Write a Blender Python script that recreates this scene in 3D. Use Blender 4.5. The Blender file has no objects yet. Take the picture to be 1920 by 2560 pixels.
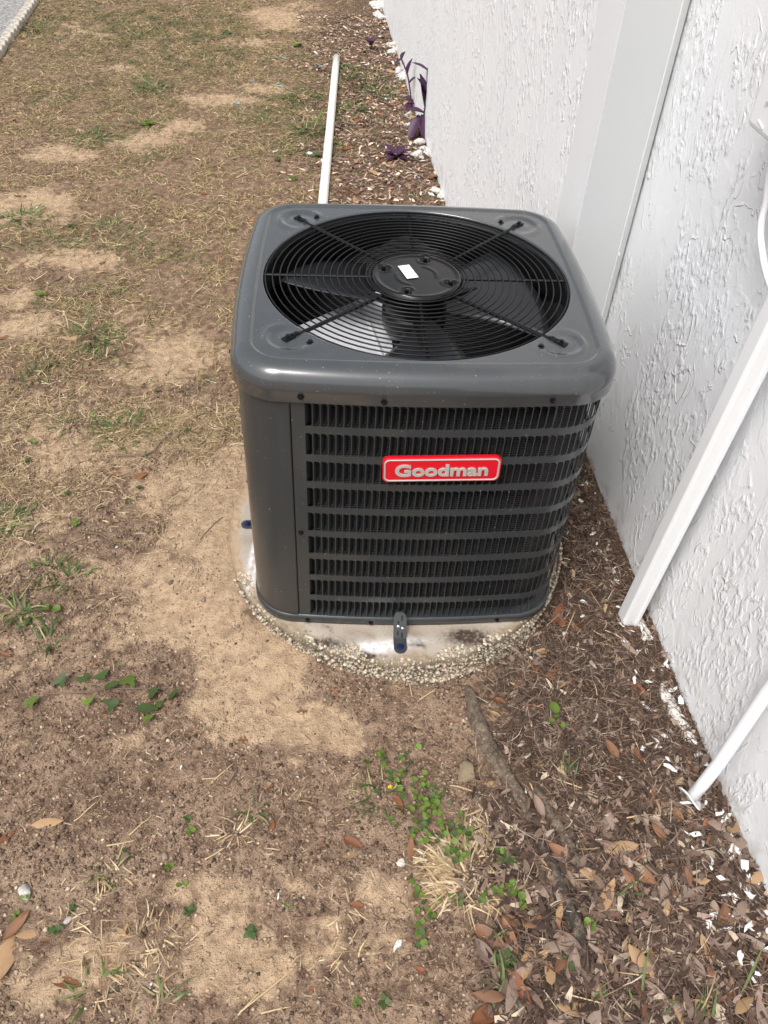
import bpy, bmesh, math, random
import numpy as np
from mathutils import Matrix, Vector
R = math.radians
random.seed(7)
rng = np.random.default_rng(11)
scene = bpy.context.scene
COL = scene.collection

# ------------------------------------------------------------------ camera
cam_d = bpy.data.cameras.new('camera')
cam_d.sensor_fit = 'VERTICAL'
cam_d.sensor_height = 24.0
cam_d.lens = 24.0 * 2027.95 / 2560.0
cam_d.clip_start = 0.02
cam_d.clip_end = 500.0
cam = bpy.data.objects.new('camera', cam_d)
COL.objects.link(cam)
cr, cu, cf = Vector((0.99836, -0.03664, 0.04407)), Vector((-0.00651, 0.69206, 0.72181)), Vector((0.0569, 0.7209, -0.6907))
cu = (cu - cr * cu.dot(cr)).normalized()
cr.normalize()
cf = cu.cross(cr)
mw = Matrix.Identity(4)
for i in range(3):
    mw[i][0], mw[i][1], mw[i][2] = cr[i], cu[i], -cf[i]
mw[0][3], mw[1][3], mw[2][3] = -0.1625, -1.5655, 1.5767
cam.matrix_world = mw
scene.camera = cam

# ------------------------------------------------------------------ sky and sun (bright overcast)
SUN_AZ, SUN_EL = R(235), R(56)          # direction towards the sun, azimuth counted from +x
world = bpy.data.worlds.new('World')
scene.world = world
world.use_nodes = True
wn = world.node_tree.nodes
wl = world.node_tree.links
bg = wn['Background']
sky = wn.new('ShaderNodeTexSky')
sky.sky_type = 'NISHITA'
sky.sun_disc = False
sky.sun_elevation = SUN_EL
sky.sun_rotation = R(90) - SUN_AZ
sky.dust_density = 4.0
sky.air_density = 1.0
sky.ozone_density = 1.0
hs = wn.new('ShaderNodeHueSaturation')
hs.inputs['Saturation'].default_value = 0.3
wl.new(sky.outputs[0], hs.inputs['Color'])
wl.new(hs.outputs[0], bg.inputs['Color'])
bg.inputs['Strength'].default_value = 0.15
sun_d = bpy.data.lights.new('sun', 'SUN')
sun_d.energy = 1.5
sun_d.angle = R(24)
sun_d.color = (1.0, 0.975, 0.945)
sun = bpy.data.objects.new('sun', sun_d)
COL.objects.link(sun)
sd = Vector((math.cos(SUN_AZ) * math.cos(SUN_EL), math.sin(SUN_AZ) * math.cos(SUN_EL), math.sin(SUN_EL)))
sun.rotation_euler = sd.to_track_quat('Z', 'Y').to_euler()
sun.location = sd * 20
scene.view_settings.view_transform = 'Standard'
scene.view_settings.look = 'None'
scene.view_settings.gamma = 1.0
scene.view_settings.exposure = 0.42
scene.render.film_transparent = False

# ------------------------------------------------------------------ helpers
def tag(o, label=None, cat=None, group=None, kind=None):
    if label: o['label'] = label
    if cat: o['category'] = cat
    if group: o['group'] = group
    if kind: o['kind'] = kind
    return o

def link(name, me, mat=None, parent=None, smooth=False, loc=None):
    o = bpy.data.objects.new(name, me)
    COL.objects.link(o)
    if mat is not None and not me.materials: me.materials.append(mat)
    if smooth:
        me.polygons.foreach_set('use_smooth', np.ones(len(me.polygons), dtype=bool))
    if parent is not None: o.parent = parent
    if loc is not None: o.location = loc
    return o

def mk(name, v, f, mat=None, parent=None, smooth=False, loc=None):
    me = bpy.data.meshes.new(name)
    me.from_pydata([tuple(p) for p in v], [], [tuple(q) for q in f])
    me.update()
    return link(name, me, mat, parent, smooth, loc)

def big_mesh(name, v, quads, cols=None, tris=False):
    """large mesh straight from numpy arrays"""
    k = 3 if tris else 4
    me = bpy.data.meshes.new(name)
    n, m = len(v), len(quads)
    me.vertices.add(n)
    me.vertices.foreach_set('co', np.ascontiguousarray(v, dtype=np.float32).ravel())
    me.loops.add(m * k)
    me.loops.foreach_set('vertex_index', np.ascontiguousarray(quads, dtype=np.int32).ravel())
    me.polygons.add(m)
    me.polygons.foreach_set('loop_start', np.arange(0, m * k, k, dtype=np.int32))
    me.update(calc_edges=True)
    if cols is not None:
        a = me.color_attributes.new('Col', 'FLOAT_COLOR', 'POINT')
        c = np.ones((n, 4), dtype=np.float32)
        c[:, :3] = cols
        a.data.foreach_set('color', c.ravel())
    return me

def empty(name, loc=(0, 0, 0), rz=0.0):
    o = bpy.data.objects.new(name, None)
    COL.objects.link(o)
    o.location = loc
    o.rotation_euler = (0, 0, rz)
    o.empty_display_size = 0.05
    return o

def tube(path, radii, n=10, caps=True):
    path = [Vector(p) for p in path]
    if not hasattr(radii, '__len__'): radii = [radii] * len(path)
    V, F = [], []
    up = None
    for i, p in enumerate(path):
        a = path[max(0, i - 1)]; b = path[min(len(path) - 1, i + 1)]
        d = (b - a).normalized()
        if up is None:
            up = Vector((0, 0, 1)) if abs(d.z) < 0.9 else Vector((1, 0, 0))
        s = d.cross(up).normalized()
        up = s.cross(d).normalized()
        for k in range(n):
            t = 2 * math.pi * k / n
            V.append(p + (s * math.cos(t) + up * math.sin(t)) * radii[i])
    for i in range(len(path) - 1):
        for k in range(n):
            F.append((i * n + k, i * n + (k + 1) % n, (i + 1) * n + (k + 1) % n, (i + 1) * n + k))
    if caps:
        F.append(tuple(range(n - 1, -1, -1)))
        F.append(tuple((len(path) - 1) * n + k for k in range(n)))
    return V, F

def lathe(prof, n=48, cap0=False, cap1=False):
    V, F = [], []
    for r, z in prof:
        for k in range(n):
            t = 2 * math.pi * k / n
            V.append((r * math.cos(t), r * math.sin(t), z))
    for i in range(len(prof) - 1):
        for k in range(n):
            F.append((i * n + k, i * n + (k + 1) % n, (i + 1) * n + (k + 1) % n, (i + 1) * n + k))
    if cap0: F.append(tuple(range(n - 1, -1, -1)))
    if cap1: F.append(tuple((len(prof) - 1) * n + k for k in range(n)))
    return V, F

def box(x0, x1, y0, y1, z0, z1):
    V = [(x, y, z) for z in (z0, z1) for y in (y0, y1) for x in (x0, x1)]
    F = [(0, 2, 3, 1), (4, 5, 7, 6), (0, 1, 5, 4), (2, 6, 7, 3), (0, 4, 6, 2), (1, 3, 7, 5)]
    return V, F

def prism(outline, z0, z1):
    n = len(outline)
    V = [(x, y, z0) for x, y in outline] + [(x, y, z1) for x, y in outline]
    F = [tuple(range(n - 1, -1, -1)), tuple(range(n, 2 * n))]
    F += [(i, (i + 1) % n, n + (i + 1) % n, n + i) for i in range(n)]
    return V, F

def merge(*parts):
    V, F = [], []
    for v, f in parts:
        o = len(V)
        V += [tuple(p) for p in v]
        F += [tuple(i + o for i in q) for q in f]
    return V, F

def xf(part, M):
    return [M @ Vector(p) for p in part[0]], part[1]

def bevel(o, w, seg=2, ang=35):
    m = o.modifiers.new('bevel', 'BEVEL')
    m.width = w; m.segments = seg; m.limit_method = 'ANGLE'; m.angle_limit = R(ang)
    return o

# ---- gradient noise on numpy arrays
_perm = np.random.default_rng(5).permutation(512)
_grad = np.stack([np.cos(np.arange(512) * 2.399963), np.sin(np.arange(512) * 2.399963)], -1)
def pn(x, y, seed=0):
    x = np.asarray(x, dtype=np.float64) + seed * 17.31
    y = np.asarray(y, dtype=np.float64) + seed * 9.77
    xi = np.floor(x).astype(np.int64); yi = np.floor(y).astype(np.int64)
    fx = x - xi; fy = y - yi
    u = fx * fx * fx * (fx * (fx * 6 - 15) + 10)
    v = fy * fy * fy * (fy * (fy * 6 - 15) + 10)
    def g(ix, iy, dx, dy):
        h = _perm[(_perm[ix & 511] + iy) & 511]
        gg = _grad[h]
        return gg[..., 0] * dx + gg[..., 1] * dy
    a = g(xi, yi, fx, fy); b = g(xi + 1, yi, fx - 1, fy)
    c = g(xi, yi + 1, fx, fy - 1); d = g(xi + 1, yi + 1, fx - 1, fy - 1)
    return ((a * (1 - u) + b * u) * (1 - v) + (c * (1 - u) + d * u) * v) * 1.5
def fbm(x, y, seed=0, oct=3):
    s = 0; a = 1.0
    for i in range(oct):
        s = s + a * pn(x * 2 ** i, y * 2 ** i, seed + i)
        a *= 0.5
    return s / 1.75
def sst(a, b, x):
    t = np.clip((x - a) / (b - a), 0, 1)
    return t * t * (3 - 2 * t)

# ---- material helper
class M:
    def __init__(self, name, color=(0.5, 0.5, 0.5), rough=0.5, metal=0.0, coat=0.0, spec=None):
        self.m = bpy.data.materials.new(name)
        self.m.use_nodes = True
        self.nt = self.m.node_tree
        self.N = self.nt.nodes
        self.b = self.N['Principled BSDF']
        self.b.inputs['Base Color'].default_value = (*color, 1)
        self.b.inputs['Roughness'].default_value = rough
        self.b.inputs['Metallic'].default_value = metal
        self.b.inputs['Coat Weight'].default_value = coat
        self.b.inputs['Coat Roughness'].default_value = 0.08
        if spec is not None: self.b.inputs['Specular IOR Level'].default_value = spec
    def n(self, t, **kw):
        x = self.N.new(t)
        for k, v in kw.items():
            if k in x.inputs: x.inputs[k].default_value = v
            else: setattr(x, k, v)
        return x
    def l(self, a, b): self.nt.links.new(a, b)
    def coord(self, scale=(1, 1, 1), kind='Object'):
        tc = self.n('ShaderNodeTexCoord'); mp = self.n('ShaderNodeMapping')
        mp.inputs['Scale'].default_value = scale
        self.l(tc.outputs[kind], mp.inputs['Vector'])
        return mp.outputs[0]
    def noise(self, vec, scale, detail=3, rough=0.55, dist=0.0):
        x = self.n('ShaderNodeTexNoise')
        x.inputs['Scale'].default_value = scale; x.inputs['Detail'].default_value = detail
        x.inputs['Roughness'].default_value = rough; x.inputs['Distortion'].default_value = dist
        self.l(vec, x.inputs['Vector'])
        return x.outputs['Fac']
    def mr(self, val, a, b, c=0.0, d=1.0, smooth=True):
        x = self.n('ShaderNodeMapRange')
        if smooth: x.interpolation_type = 'SMOOTHSTEP'
        for i, q in enumerate((a, b, c, d)): x.inputs[1 + i].default_value = q
        self.l(val, x.inputs[0])
        return x.outputs[0]
    def math(self, op, a, b=None, clamp=False):
        x = self.n('ShaderNodeMath'); x.operation = op; x.use_clamp = clamp
        for i, q in enumerate((a, b)):
            if q is None: continue
            if isinstance(q, (int, float)): x.inputs[i].default_value = q
            else: self.l(q, x.inputs[i])
        return x.outputs[0]
    def mix(self, fac, a, b, mode='MIX'):
        x = self.n('ShaderNodeMix'); x.data_type = 'RGBA'; x.blend_type = mode
        for i, q in ((0, fac), (6, a), (7, b)):
            if isinstance(q, tuple): x.inputs[i].default_value = (*q, 1)
            elif isinstance(q, (int, float)): x.inputs[i].default_value = q
            else: self.l(q, x.inputs[i])
        return x.outputs[2]
    def color(self, c): self.l(c, self.b.inputs['Base Color'])
    def bump(self, h, strength=0.5, dist=0.002):
        x = self.n('ShaderNodeBump'); x.inputs['Strength'].default_value = strength
        x.inputs['Distance'].default_value = dist
        self.l(h, x.inputs['Height']); self.l(x.outputs[0], self.b.inputs['Normal'])
    def attr(self, name):
        x = self.n('ShaderNodeAttribute'); x.attribute_name = name
        return x

# ------------------------------------------------------------------ materials
def m_paint(name, col, rough=0.32, coat=0.35):
    m = M(name, col, rough, 0, coat)
    v = m.coord()
    def specks(scale, size):                     # dried water spots and grit
        vo = m.n('ShaderNodeTexVoronoi'); vo.inputs['Scale'].default_value = scale; vo.inputs['Randomness'].default_value = 1.0
        m.l(v, vo.inputs['Vector'])
        sp = m.n('ShaderNodeSeparateColor'); m.l(vo.outputs['Color'], sp.inputs[0])
        keep = m.math('GREATER_THAN', sp.outputs[0], 0.55)
        return m.math('MULTIPLY', m.mr(vo.outputs['Distance'], size * 0.5, size, 1, 0), keep)
    s = m.math('MAXIMUM', specks(70, 0.11), m.math('MULTIPLY', specks(150, 0.14), 0.6))
    film = m.mr(m.noise(m.coord((1, 1, 0.12)), 22, 4, 0.6), 0.45, 0.85, 0, 0.03)
    c = m.mix(m.math('MULTIPLY', s, 0.42), m.mix(film, (*col,), (0.32, 0.30, 0.27)), (0.5, 0.5, 0.5))
    m.color(c)
    r = m.mr(m.noise(v, 5, 2), 0.3, 0.7, rough - 0.03, rough + 0.04)
    m.l(r, m.b.inputs['Roughness'])
    m.bump(m.noise(v, 260, 2), 0.05, 0.0006)
    return m.m
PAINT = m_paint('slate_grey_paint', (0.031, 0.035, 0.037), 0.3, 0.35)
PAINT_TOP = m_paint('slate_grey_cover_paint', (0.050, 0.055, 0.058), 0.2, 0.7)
BLACK = M('gloss_black_wire', (0.0035, 0.0035, 0.004), 0.36, 0, 0.0, 0.35).m
HUBM = M('gloss_black_plate', (0.004, 0.004, 0.004), 0.2, 0, 0.1, 0.35).m
COIL = M('condenser_coil', (0.012, 0.012, 0.012), 0.6)
_v = COIL.coord((1, 1, 1))
_w = COIL.n('ShaderNodeTexWave'); _w.bands_direction = 'Z'; _w.inputs['Scale'].default_value = 55
COIL.l(_v, _w.inputs['Vector'])
COIL.color(COIL.mix(_w.outputs['Fac'], (0.002, 0.002, 0.002), (0.010, 0.0095, 0.009)))
COIL.bump(_w.outputs['Fac'], 0.6, 0.004)
COIL = COIL.m
DARK = M('dark_inside', (0.004, 0.004, 0.0045), 0.5).m
BLADE = M('dark_fan_blade', (0.030, 0.032, 0.036), 0.32, 0.3, 0.3).m
ALU = M('galvanised_sheet', (0.82, 0.83, 0.86), 0.45, 0.1)
ALU.bump(ALU.noise(ALU.coord(), 330, 2), 0.25, 0.001)
ALU = ALU.m
SILVER = M('zinc_screw', (0.7, 0.7, 0.7), 0.25, 1.0).m
BRACK = M('grey_bracket_steel', (0.075, 0.08, 0.085), 0.42, 0.5).m
BLUE = M('blue_anchor_bolt', (0.015, 0.03, 0.10), 0.4, 0.5).m
RED = M('red_badge', (0.62, 0.004, 0.018), 0.28, 0, 0.4).m
SILV2 = M('satin_badge_silver', (0.50, 0.485, 0.45), 0.4, 0.3).m
STICK = M('white_sticker', (0.82, 0.82, 0.82), 0.5).m
GREYINK = M('grey_print', (0.35, 0.35, 0.36), 0.6).m
WBLUE = M('blue_wire', (0.02, 0.06, 0.35), 0.4).m
WBROWN = M('brown_wire', (0.12, 0.03, 0.02), 0.4).m

def m_stucco():
    m = M('white_stucco', (0.8, 0.8, 0.81), 0.62)
    v = m.coord((1, 1, 0.62)); v2 = m.coord()
    patch = m.mr(m.noise(v, 7.5, 4, 0.6, 0.5), 0.47, 0.57)
    crumb = m.mr(m.noise(v, 62, 2.5, 0.5, 0.2), 0.42, 0.68)
    rid = m.math('ABSOLUTE', m.math('SUBTRACT', m.noise(v, 13, 3, 0.5, 0.6), 0.5))
    rid = m.mr(rid, 0.0, 0.022, 1.0, 0.0)
    rmask = m.mr(m.noise(v2, 9, 2), 0.52, 0.62)
    step = m.mr(m.noise(v, 9, 4, 0.5, 0.8), 0.50, 0.56)
    g = m.noise(v2, 330, 4, 0.7)
    h = m.math('MULTIPLY', m.math('MULTIPLY', patch, crumb), 0.8)
    h = m.math('ADD', h, m.math('MULTIPLY', m.math('MULTIPLY', rid, rmask), 0.7))
    h = m.math('ADD', h, m.math('MULTIPLY', step, 0.22))
    h = m.math('ADD', h, m.math('MULTIPLY', g, 0.24))
    m.bump(h, 0.74, 0.0045)
    lo = m.noise(v2, 2.2, 4)
    c = m.mix(m.mr(lo, 0.3, 0.7), (0.82, 0.83, 0.845), (0.86, 0.865, 0.87))
    sp = m.mr(m.noise(v2, 190, 1), 0.76, 0.79)
    c = m.mix(m.math('MULTIPLY', sp, 0.45), c, (0.3, 0.28, 0.26))
    sep = m.n('ShaderNodeSeparateXYZ'); m.l(v2, sep.inputs[0])
    low = m.math('MULTIPLY', m.mr(sep.outputs[2], 0.02, 0.16, 1, 0), m.mr(m.noise(v2, 14, 4), 0.5, 0.72))
    c = m.mix(m.math('MULTIPLY', low, 0.7), c, (0.44, 0.36, 0.28))
    m.color(c)
    return m.m
STUCCO = m_stucco()
TRIM = M('painted_metal_trim', (0.82, 0.83, 0.85), 0.42)
_lo = TRIM.noise(TRIM.coord((1, 1, 0.6)), 9, 3)
TRIM.bump(_lo, 0.35, 0.006)
TRIM = TRIM.m
TRIMG = M('bare_grey_trim', (0.6, 0.6, 0.57), 0.4)
TRIMG.color(TRIMG.mix(TRIMG.noise(TRIMG.coord(), 3, 3), (0.64, 0.665, 0.67), (0.71, 0.71, 0.69)))
TRIMG = TRIMG.m
PVC = M('white_plastic', (0.78, 0.78, 0.78), 0.38)
_s = PVC.mr(PVC.noise(PVC.coord(), 160, 2), 0.72, 0.78)
PVC.color(PVC.mix(PVC.math('MULTIPLY', _s, 0.6), (0.84, 0.845, 0.85), (0.3, 0.27, 0.24)))
PVC = PVC.m
PVCY = M('weathered_white_pipe', (0.8, 0.77, 0.71), 0.45)
_s = PVCY.mr(PVCY.noise(PVCY.coord(), 45, 4), 0.6, 0.75)
PVCY.color(PVCY.mix(PVCY.math('MULTIPLY', _s, 0.6), (0.8, 0.78, 0.73), (0.36, 0.3, 0.23)))
PVCY = PVCY.m
FLAKE = M('white_paint_flake', (0.74, 0.735, 0.72), 0.7)
_f = FLAKE.noise(FLAKE.coord(), 8, 4)
FLAKE.color(FLAKE.mix(FLAKE.mr(_f, 0.45, 0.7), (0.78, 0.78, 0.77), (0.45, 0.4, 0.34)))
FLAKE = FLAKE.m

def m_vcol(name, rough=0.85, spec=0.25, sub=0.0):
    m = M(name, (0.3, 0.2, 0.1), rough, spec=spec)
    a = m.attr('Col')
    v = m.coord()
    c = m.mix(m.mr(m.noise(v, 120, 2), 0.3, 0.7, 0, 0.5), a.outputs['Color'], (0.5, 0.5, 0.5), 'MULTIPLY')
    m.color(c)
    return m.m
VLITTER = m_vcol('dry_litter')
VGREEN = m_vcol('living_grass', 0.55, 0.4)

def m_leaf(name, c1, c2, rough=0.6):
    m = M(name, c1, rough, spec=0.35)
    oi = m.n('ShaderNodeObjectInfo')
    v = m.coord()
    f = m.mr(m.noise(v, 90, 3), 0.3, 0.7)
    c = m.mix(f, c1, c2)
    c = m.mix(m.mr(oi.outputs['Random'], 0, 1, 0, 0.55, False), c, tuple(x * 0.45 for x in c1))
    sp = m.mr(m.noise(v, 260, 2), 0.63, 0.7)
    c = m.mix(m.math('MULTIPLY', sp, 0.6), c, tuple(x * 0.25 for x in c1))
    m.color(c)
    m.bump(m.noise(v, 170, 2), 0.3, 0.001)
    return m.m
L_ORANGE = m_leaf('orange_brown_leaf', (0.27, 0.105, 0.045), (0.20, 0.075, 0.035))
L_BROWN = m_leaf('brown_leaf', (0.22, 0.105, 0.055), (0.30, 0.16, 0.09))
L_GREY = m_leaf('grey_brown_leaf', (0.33, 0.24, 0.19), (0.24, 0.17, 0.13))
L_TAN = m_leaf('tan_leaf', (0.46, 0.30, 0.16), (0.36, 0.21, 0.11))
L_WHITE = m_leaf('paint_covered_leaf', (0.8, 0.8, 0.8), (0.7, 0.69, 0.68))
L_GREEN = m_leaf('ivy_green', (0.048, 0.085, 0.02), (0.075, 0.125, 0.03), 0.45)
L_BRIGHT = m_leaf('bright_weed_green', (0.10, 0.175, 0.02), (0.15, 0.22, 0.035), 0.5)
L_PURPLE = m_leaf('dark_purple_leaf', (0.055, 0.018, 0.05), (0.08, 0.035, 0.075), 0.45)
PINK = M('pink_petal', (0.6, 0.08, 0.5), 0.5).m
YELLOW = M('yellow_petal', (0.8, 0.45, 0.02), 0.5).m
BARK = M('grey_root_bark', (0.2, 0.16, 0.12), 0.85)
_v = BARK.coord((1, 1, 1))
_f = BARK.noise(_v, 55, 7, 0.7, 0.8)
_g = BARK.noise(_v, 160, 3)
BARK.color(BARK.mix(BARK.mr(_g, 0.55, 0.7), BARK.mix(BARK.mr(_f, 0.3, 0.7), (0.075, 0.05, 0.036), (0.21, 0.158, 0.112)), (0.28, 0.25, 0.18)))
BARK.bump(_f, 0.9, 0.008)
BARK = BARK.m
DBARK = M('dark_root_bark', (0.06, 0.05, 0.042), 0.9)
_f = DBARK.noise(DBARK.coord(), 70, 5, 0.7)
DBARK.color(DBARK.mix(DBARK.mr(_f, 0.45, 0.7), (0.045, 0.034, 0.027), (0.19, 0.15, 0.115)))
DBARK.bump(_f, 1.0, 0.006)
DBARK = DBARK.m
TWIG = M('brown_twig', (0.14, 0.095, 0.065), 0.85)
TWIG.color(TWIG.mix(TWIG.noise(TWIG.coord(), 60, 3), (0.09, 0.055, 0.04), (0.24, 0.17, 0.12)))
TWIG = TWIG.m
STRAWT = M('pale_straw', (0.55, 0.41, 0.23), 0.7).m
STONE = M('white_shell_stone', (0.7, 0.66, 0.6), 0.7)
STONE.bump(STONE.noise(STONE.coord(), 90, 4), 0.6, 0.004)
STONE = STONE.m
BLUEP = M('blue_plastic_scrap', (0.12, 0.42, 0.6), 0.4).m
FOAMC = M('yellowed_fibre_clump', (0.62, 0.48, 0.30), 0.9)
FOAMC.bump(FOAMC.noise(FOAMC.coord(), 220, 4), 1.0, 0.006)
FOAMC = FOAMC.m

# ------------------------------------------------------------------ the lie of the land
PADC = (-0.012, -0.018)
WA = np.array([0.3276, 2.2856]); WT = np.array([-0.0444, 0.99901]); WNV = np.array([-0.99901, -0.0444])
OFF = 0.1783                                    # how far the near wall stands behind the far one
def WP(s, dep, z):
    p = WA + WT * s - WNV * dep
    return (float(p[0]), float(p[1]), z)
def wall_dist(x, y):
    """distance from the foot of whichever wall plane is nearer"""
    s = (x - WA[0]) * WT[0] + (y - WA[1]) * WT[1]
    d = (x - WA[0]) * WNV[0] + (y - WA[1]) * WNV[1]
    return np.where(s > -1.95, d, d + OFF)

def blob(x, y, spots):
    m = np.zeros_like(x)
    for (c, rx, ry, k) in spots:
        q = ((x - c[0]) / rx) ** 2 + ((y - c[1]) / ry) ** 2
        m = np.maximum(m, k * np.exp(-q * 0.9))
    return m
SAND = [((-0.487,-0.004), .17, .2, 1), ((-0.515,-0.262), .2, .16, 1), ((-0.344,-0.430), .17, .13, 1), ((-0.374,-0.566), .13, .1, 1), ((-0.251,-0.591), .1, .06, .9),
        ((-0.668,0.201), .17, .14, .9), ((-0.470,0.204), .1, .14, .9), ((-0.739,0.848), .2, .24, 1), ((-1.008,0.364), .2, .18, .8), ((-0.819,0.302), .2, .1, .8),
        ((-1.142,2.892), .2, .22, 1), ((-1.005,3.114), .16, .12, .9), ((-0.853,3.556), .3, .16, .95), ((-0.655,3.793), .2, .14, .8), ((-1.539,2.005), .22, .28, .95), ((-1.247,1.539), .25, .14, .9),
        ((-1.604,2.658), .26, .16, .8), ((-1.491,2.860), .2, .12, .7), ((-0.501,5.481), .5, .4, 1), ((-0.296,5.802), .4, .4, 1), ((-0.730,4.808), .3, .2, .7), ((-1.275,1.041), .2, .12, .8), ((-1.379,1.235), .12, .12, .8),
        ((-1.989,4.921), .3, .25, .7), ((-1.536,4.059), .3, .18, .6), ((-0.897,1.120), .12, .1, .6), ((-0.189,-0.637), .1, .06, .7),
        ((-0.622,-1.090), .16, .1, .75), ((-0.397,-0.971), .14, .1, .75), ((-0.238,-0.896), .12, .06, .6), ((-0.322,-1.059), .12, .1, .8), ((-0.071,-0.985), .07, .06, .8), ((-0.099,-1.064), .1, .06, .7),
        ((-0.879,-0.007), .34, .28, .52), ((-0.673,-0.320), .3, .2, .6), ((-0.845,-0.414), .25, .14, .48), ((-1.040,0.548), .3, .14, .5), ((-0.651,0.557), .25, .14, .5), ((-0.750,-0.631), .1, .06, .5), ((-0.627,-0.665), .12, .06, .55), ((-0.182,-1.024), .12, .05, .6), ((-0.903,-0.320), .14, .12, .6), ((-0.728,-0.156), .2, .12, .8)]
GREEN = [((-1.178,2.694), .2, .2, .6), ((-1.376,2.871), .4, .25, .7), ((-1.503,5.058), 1.0, .8, .9), ((-1.125,4.417), .8, .6, .7), ((-1.459,3.531), .7, .3, .6), ((-0.468,3.394), .35, .5, .9), ((-0.391,2.826), .25, .2, .8), ((-0.975,1.553), .3, .2, .5), ((-1.010,0.868), .3, .15, .6),
         ((-1.045,0.063), .1, .1, 1), ((0.020,3.781), .15, .3, .6), ((-0.071,3.279), .2, .2, .7), ((-0.831,0.434), .2, .07, .7), ((-1.077,1.179), .25, .15, .6), ((-1.501,1.866), .15, .12, .7)]
def masks(x, y):
    n1 = fbm(x * 3.1, y * 3.1, 3, 4); n2 = fbm(x * 9, y * 9, 8, 3)
    wx = x + 0.05 * pn(x * 4, y * 4, 20) + 0.02 * pn(x * 13, y * 13, 22)
    wy = y + 0.05 * pn(x * 4, y * 4, 21) + 0.02 * pn(x * 13, y * 13, 23)
    n3 = fbm(x * 27, y * 27, 9, 3)
    sand = sst(0.22, 0.82, blob(wx, wy, SAND) * 0.95 + 0.34 * n1 + 0.26 * n2 + 0.22 * n3)
    d = wall_dist(wx, wy)
    far = sst(0.5, 1.0, y)
    lim = 0.36 * (1 - far) + 0.50 * far
    lim = lim + 0.12 * sst(-0.5, -1.1, y)
    mulch = 1 - sst(lim - 0.08 - 0.12 * far, lim + 0.12 + 0.22 * far, d + (0.06 + 0.1 * far) * n1 + (0.05 + 0.1 * far) * n2)
    grass = sst(-0.25, 0.55, y + 0.25 * (-x - 0.6) + 0.25 * n1)
    grass = np.clip(grass * (0.75 + 0.5 * n1) + 0.0, 0, 1)
    green = np.clip(blob(wx, wy, GREEN) + 0.3 * n2, 0, 1)
    sand = sand * (1 - mulch)
    return sand, mulch * (1 - 0.3 * far), grass * (1 - mulch * 0.7), green
def height(x, y, sand=None, mulch=None):
    x = np.asarray(x, dtype=np.float64); y = np.asarray(y, dtype=np.float64)
    if sand is None: sand, mulch, _, _ = masks(x, y)
    h = 0.016 * fbm(x * 1.1, y * 1.1, 1, 2) + 0.007 * fbm(x * 4.3, y * 4.3, 2, 2)
    h = h + (1 - 0.6 * sand) * (0.0075 * fbm(x * 15, y * 15, 5, 3)) + 0.0040 * pn(x * 44, y * 44, 6)
    h = h + 0.0026 * pn(x * 85, y * 85, 7)
    r = np.hypot(x - PADC[0], y - PADC[1]); a = np.arctan2(y - PADC[1], x - PADC[0])
    left = sst(0.2, -0.55, np.cos(a) + 0.25 * np.sin(a) * 0)
    h = h * sst(0.40, 0.75, r) + (0.022 + 0.022 * sst(-0.72, -0.92, np.cos(a))) * left * np.exp(-((r - 0.47) / 0.13) ** 2) - 0.010 * (1 - left) * np.exp(-((r - 0.466) / 0.010) ** 2)
    h = np.where(r < 0.40, -0.02, h)
    d = wall_dist(x, y)
    h = h + 0.018 * np.exp(-np.clip(d, 0, 9) / 0.06) * (y < 0.6) + 0.008 * np.exp(-((d - 0.2) / 0.12) ** 2)
    return h

def graded(segs):
    out = []
    for a, b, s0, s1 in segs:
        p = a
        while p < b - 1e-9:
            out.append(p)
            p += s0 + (s1 - s0) * (p - a) / (b - a)
    return np.array(out)
gx = graded([(-40, -4, 3, 0.25), (-4, -1.2, 0.03, 0.012), (-1.2, 0.72, 0.0056, 0.0056), (0.72, 2, 0.05, 0.3), (2, 40, 0.4, 4)])
gy = graded([(-30, -1.6, 3, 0.1), (-1.6, -1.25, 0.03, 0.01), (-1.25, 0.9, 0.0062, 0.0062), (0.9, 3, 0.009, 0.02), (3, 8, 0.022, 0.04), (8, 60, 0.1, 5)])
GX, GY = np.meshgrid(gx, gy)
s_, m_, g_, n_ = masks(GX, GY)
GZ = height(GX, GY, s_, m_)
nx, ny = len(gx), len(gy)
idx = np.arange(nx * ny).reshape(ny, nx)
gq = np.stack([idx[:-1, :-1], idx[:-1, 1:], idx[1:, 1:], idx[1:, :-1]], -1).reshape(-1, 4)
gme = big_mesh('ground', np.stack([GX, GY, GZ], -1).reshape(-1, 3), gq, np.stack([s_, m_, g_], -1).reshape(-1, 3))
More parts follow.
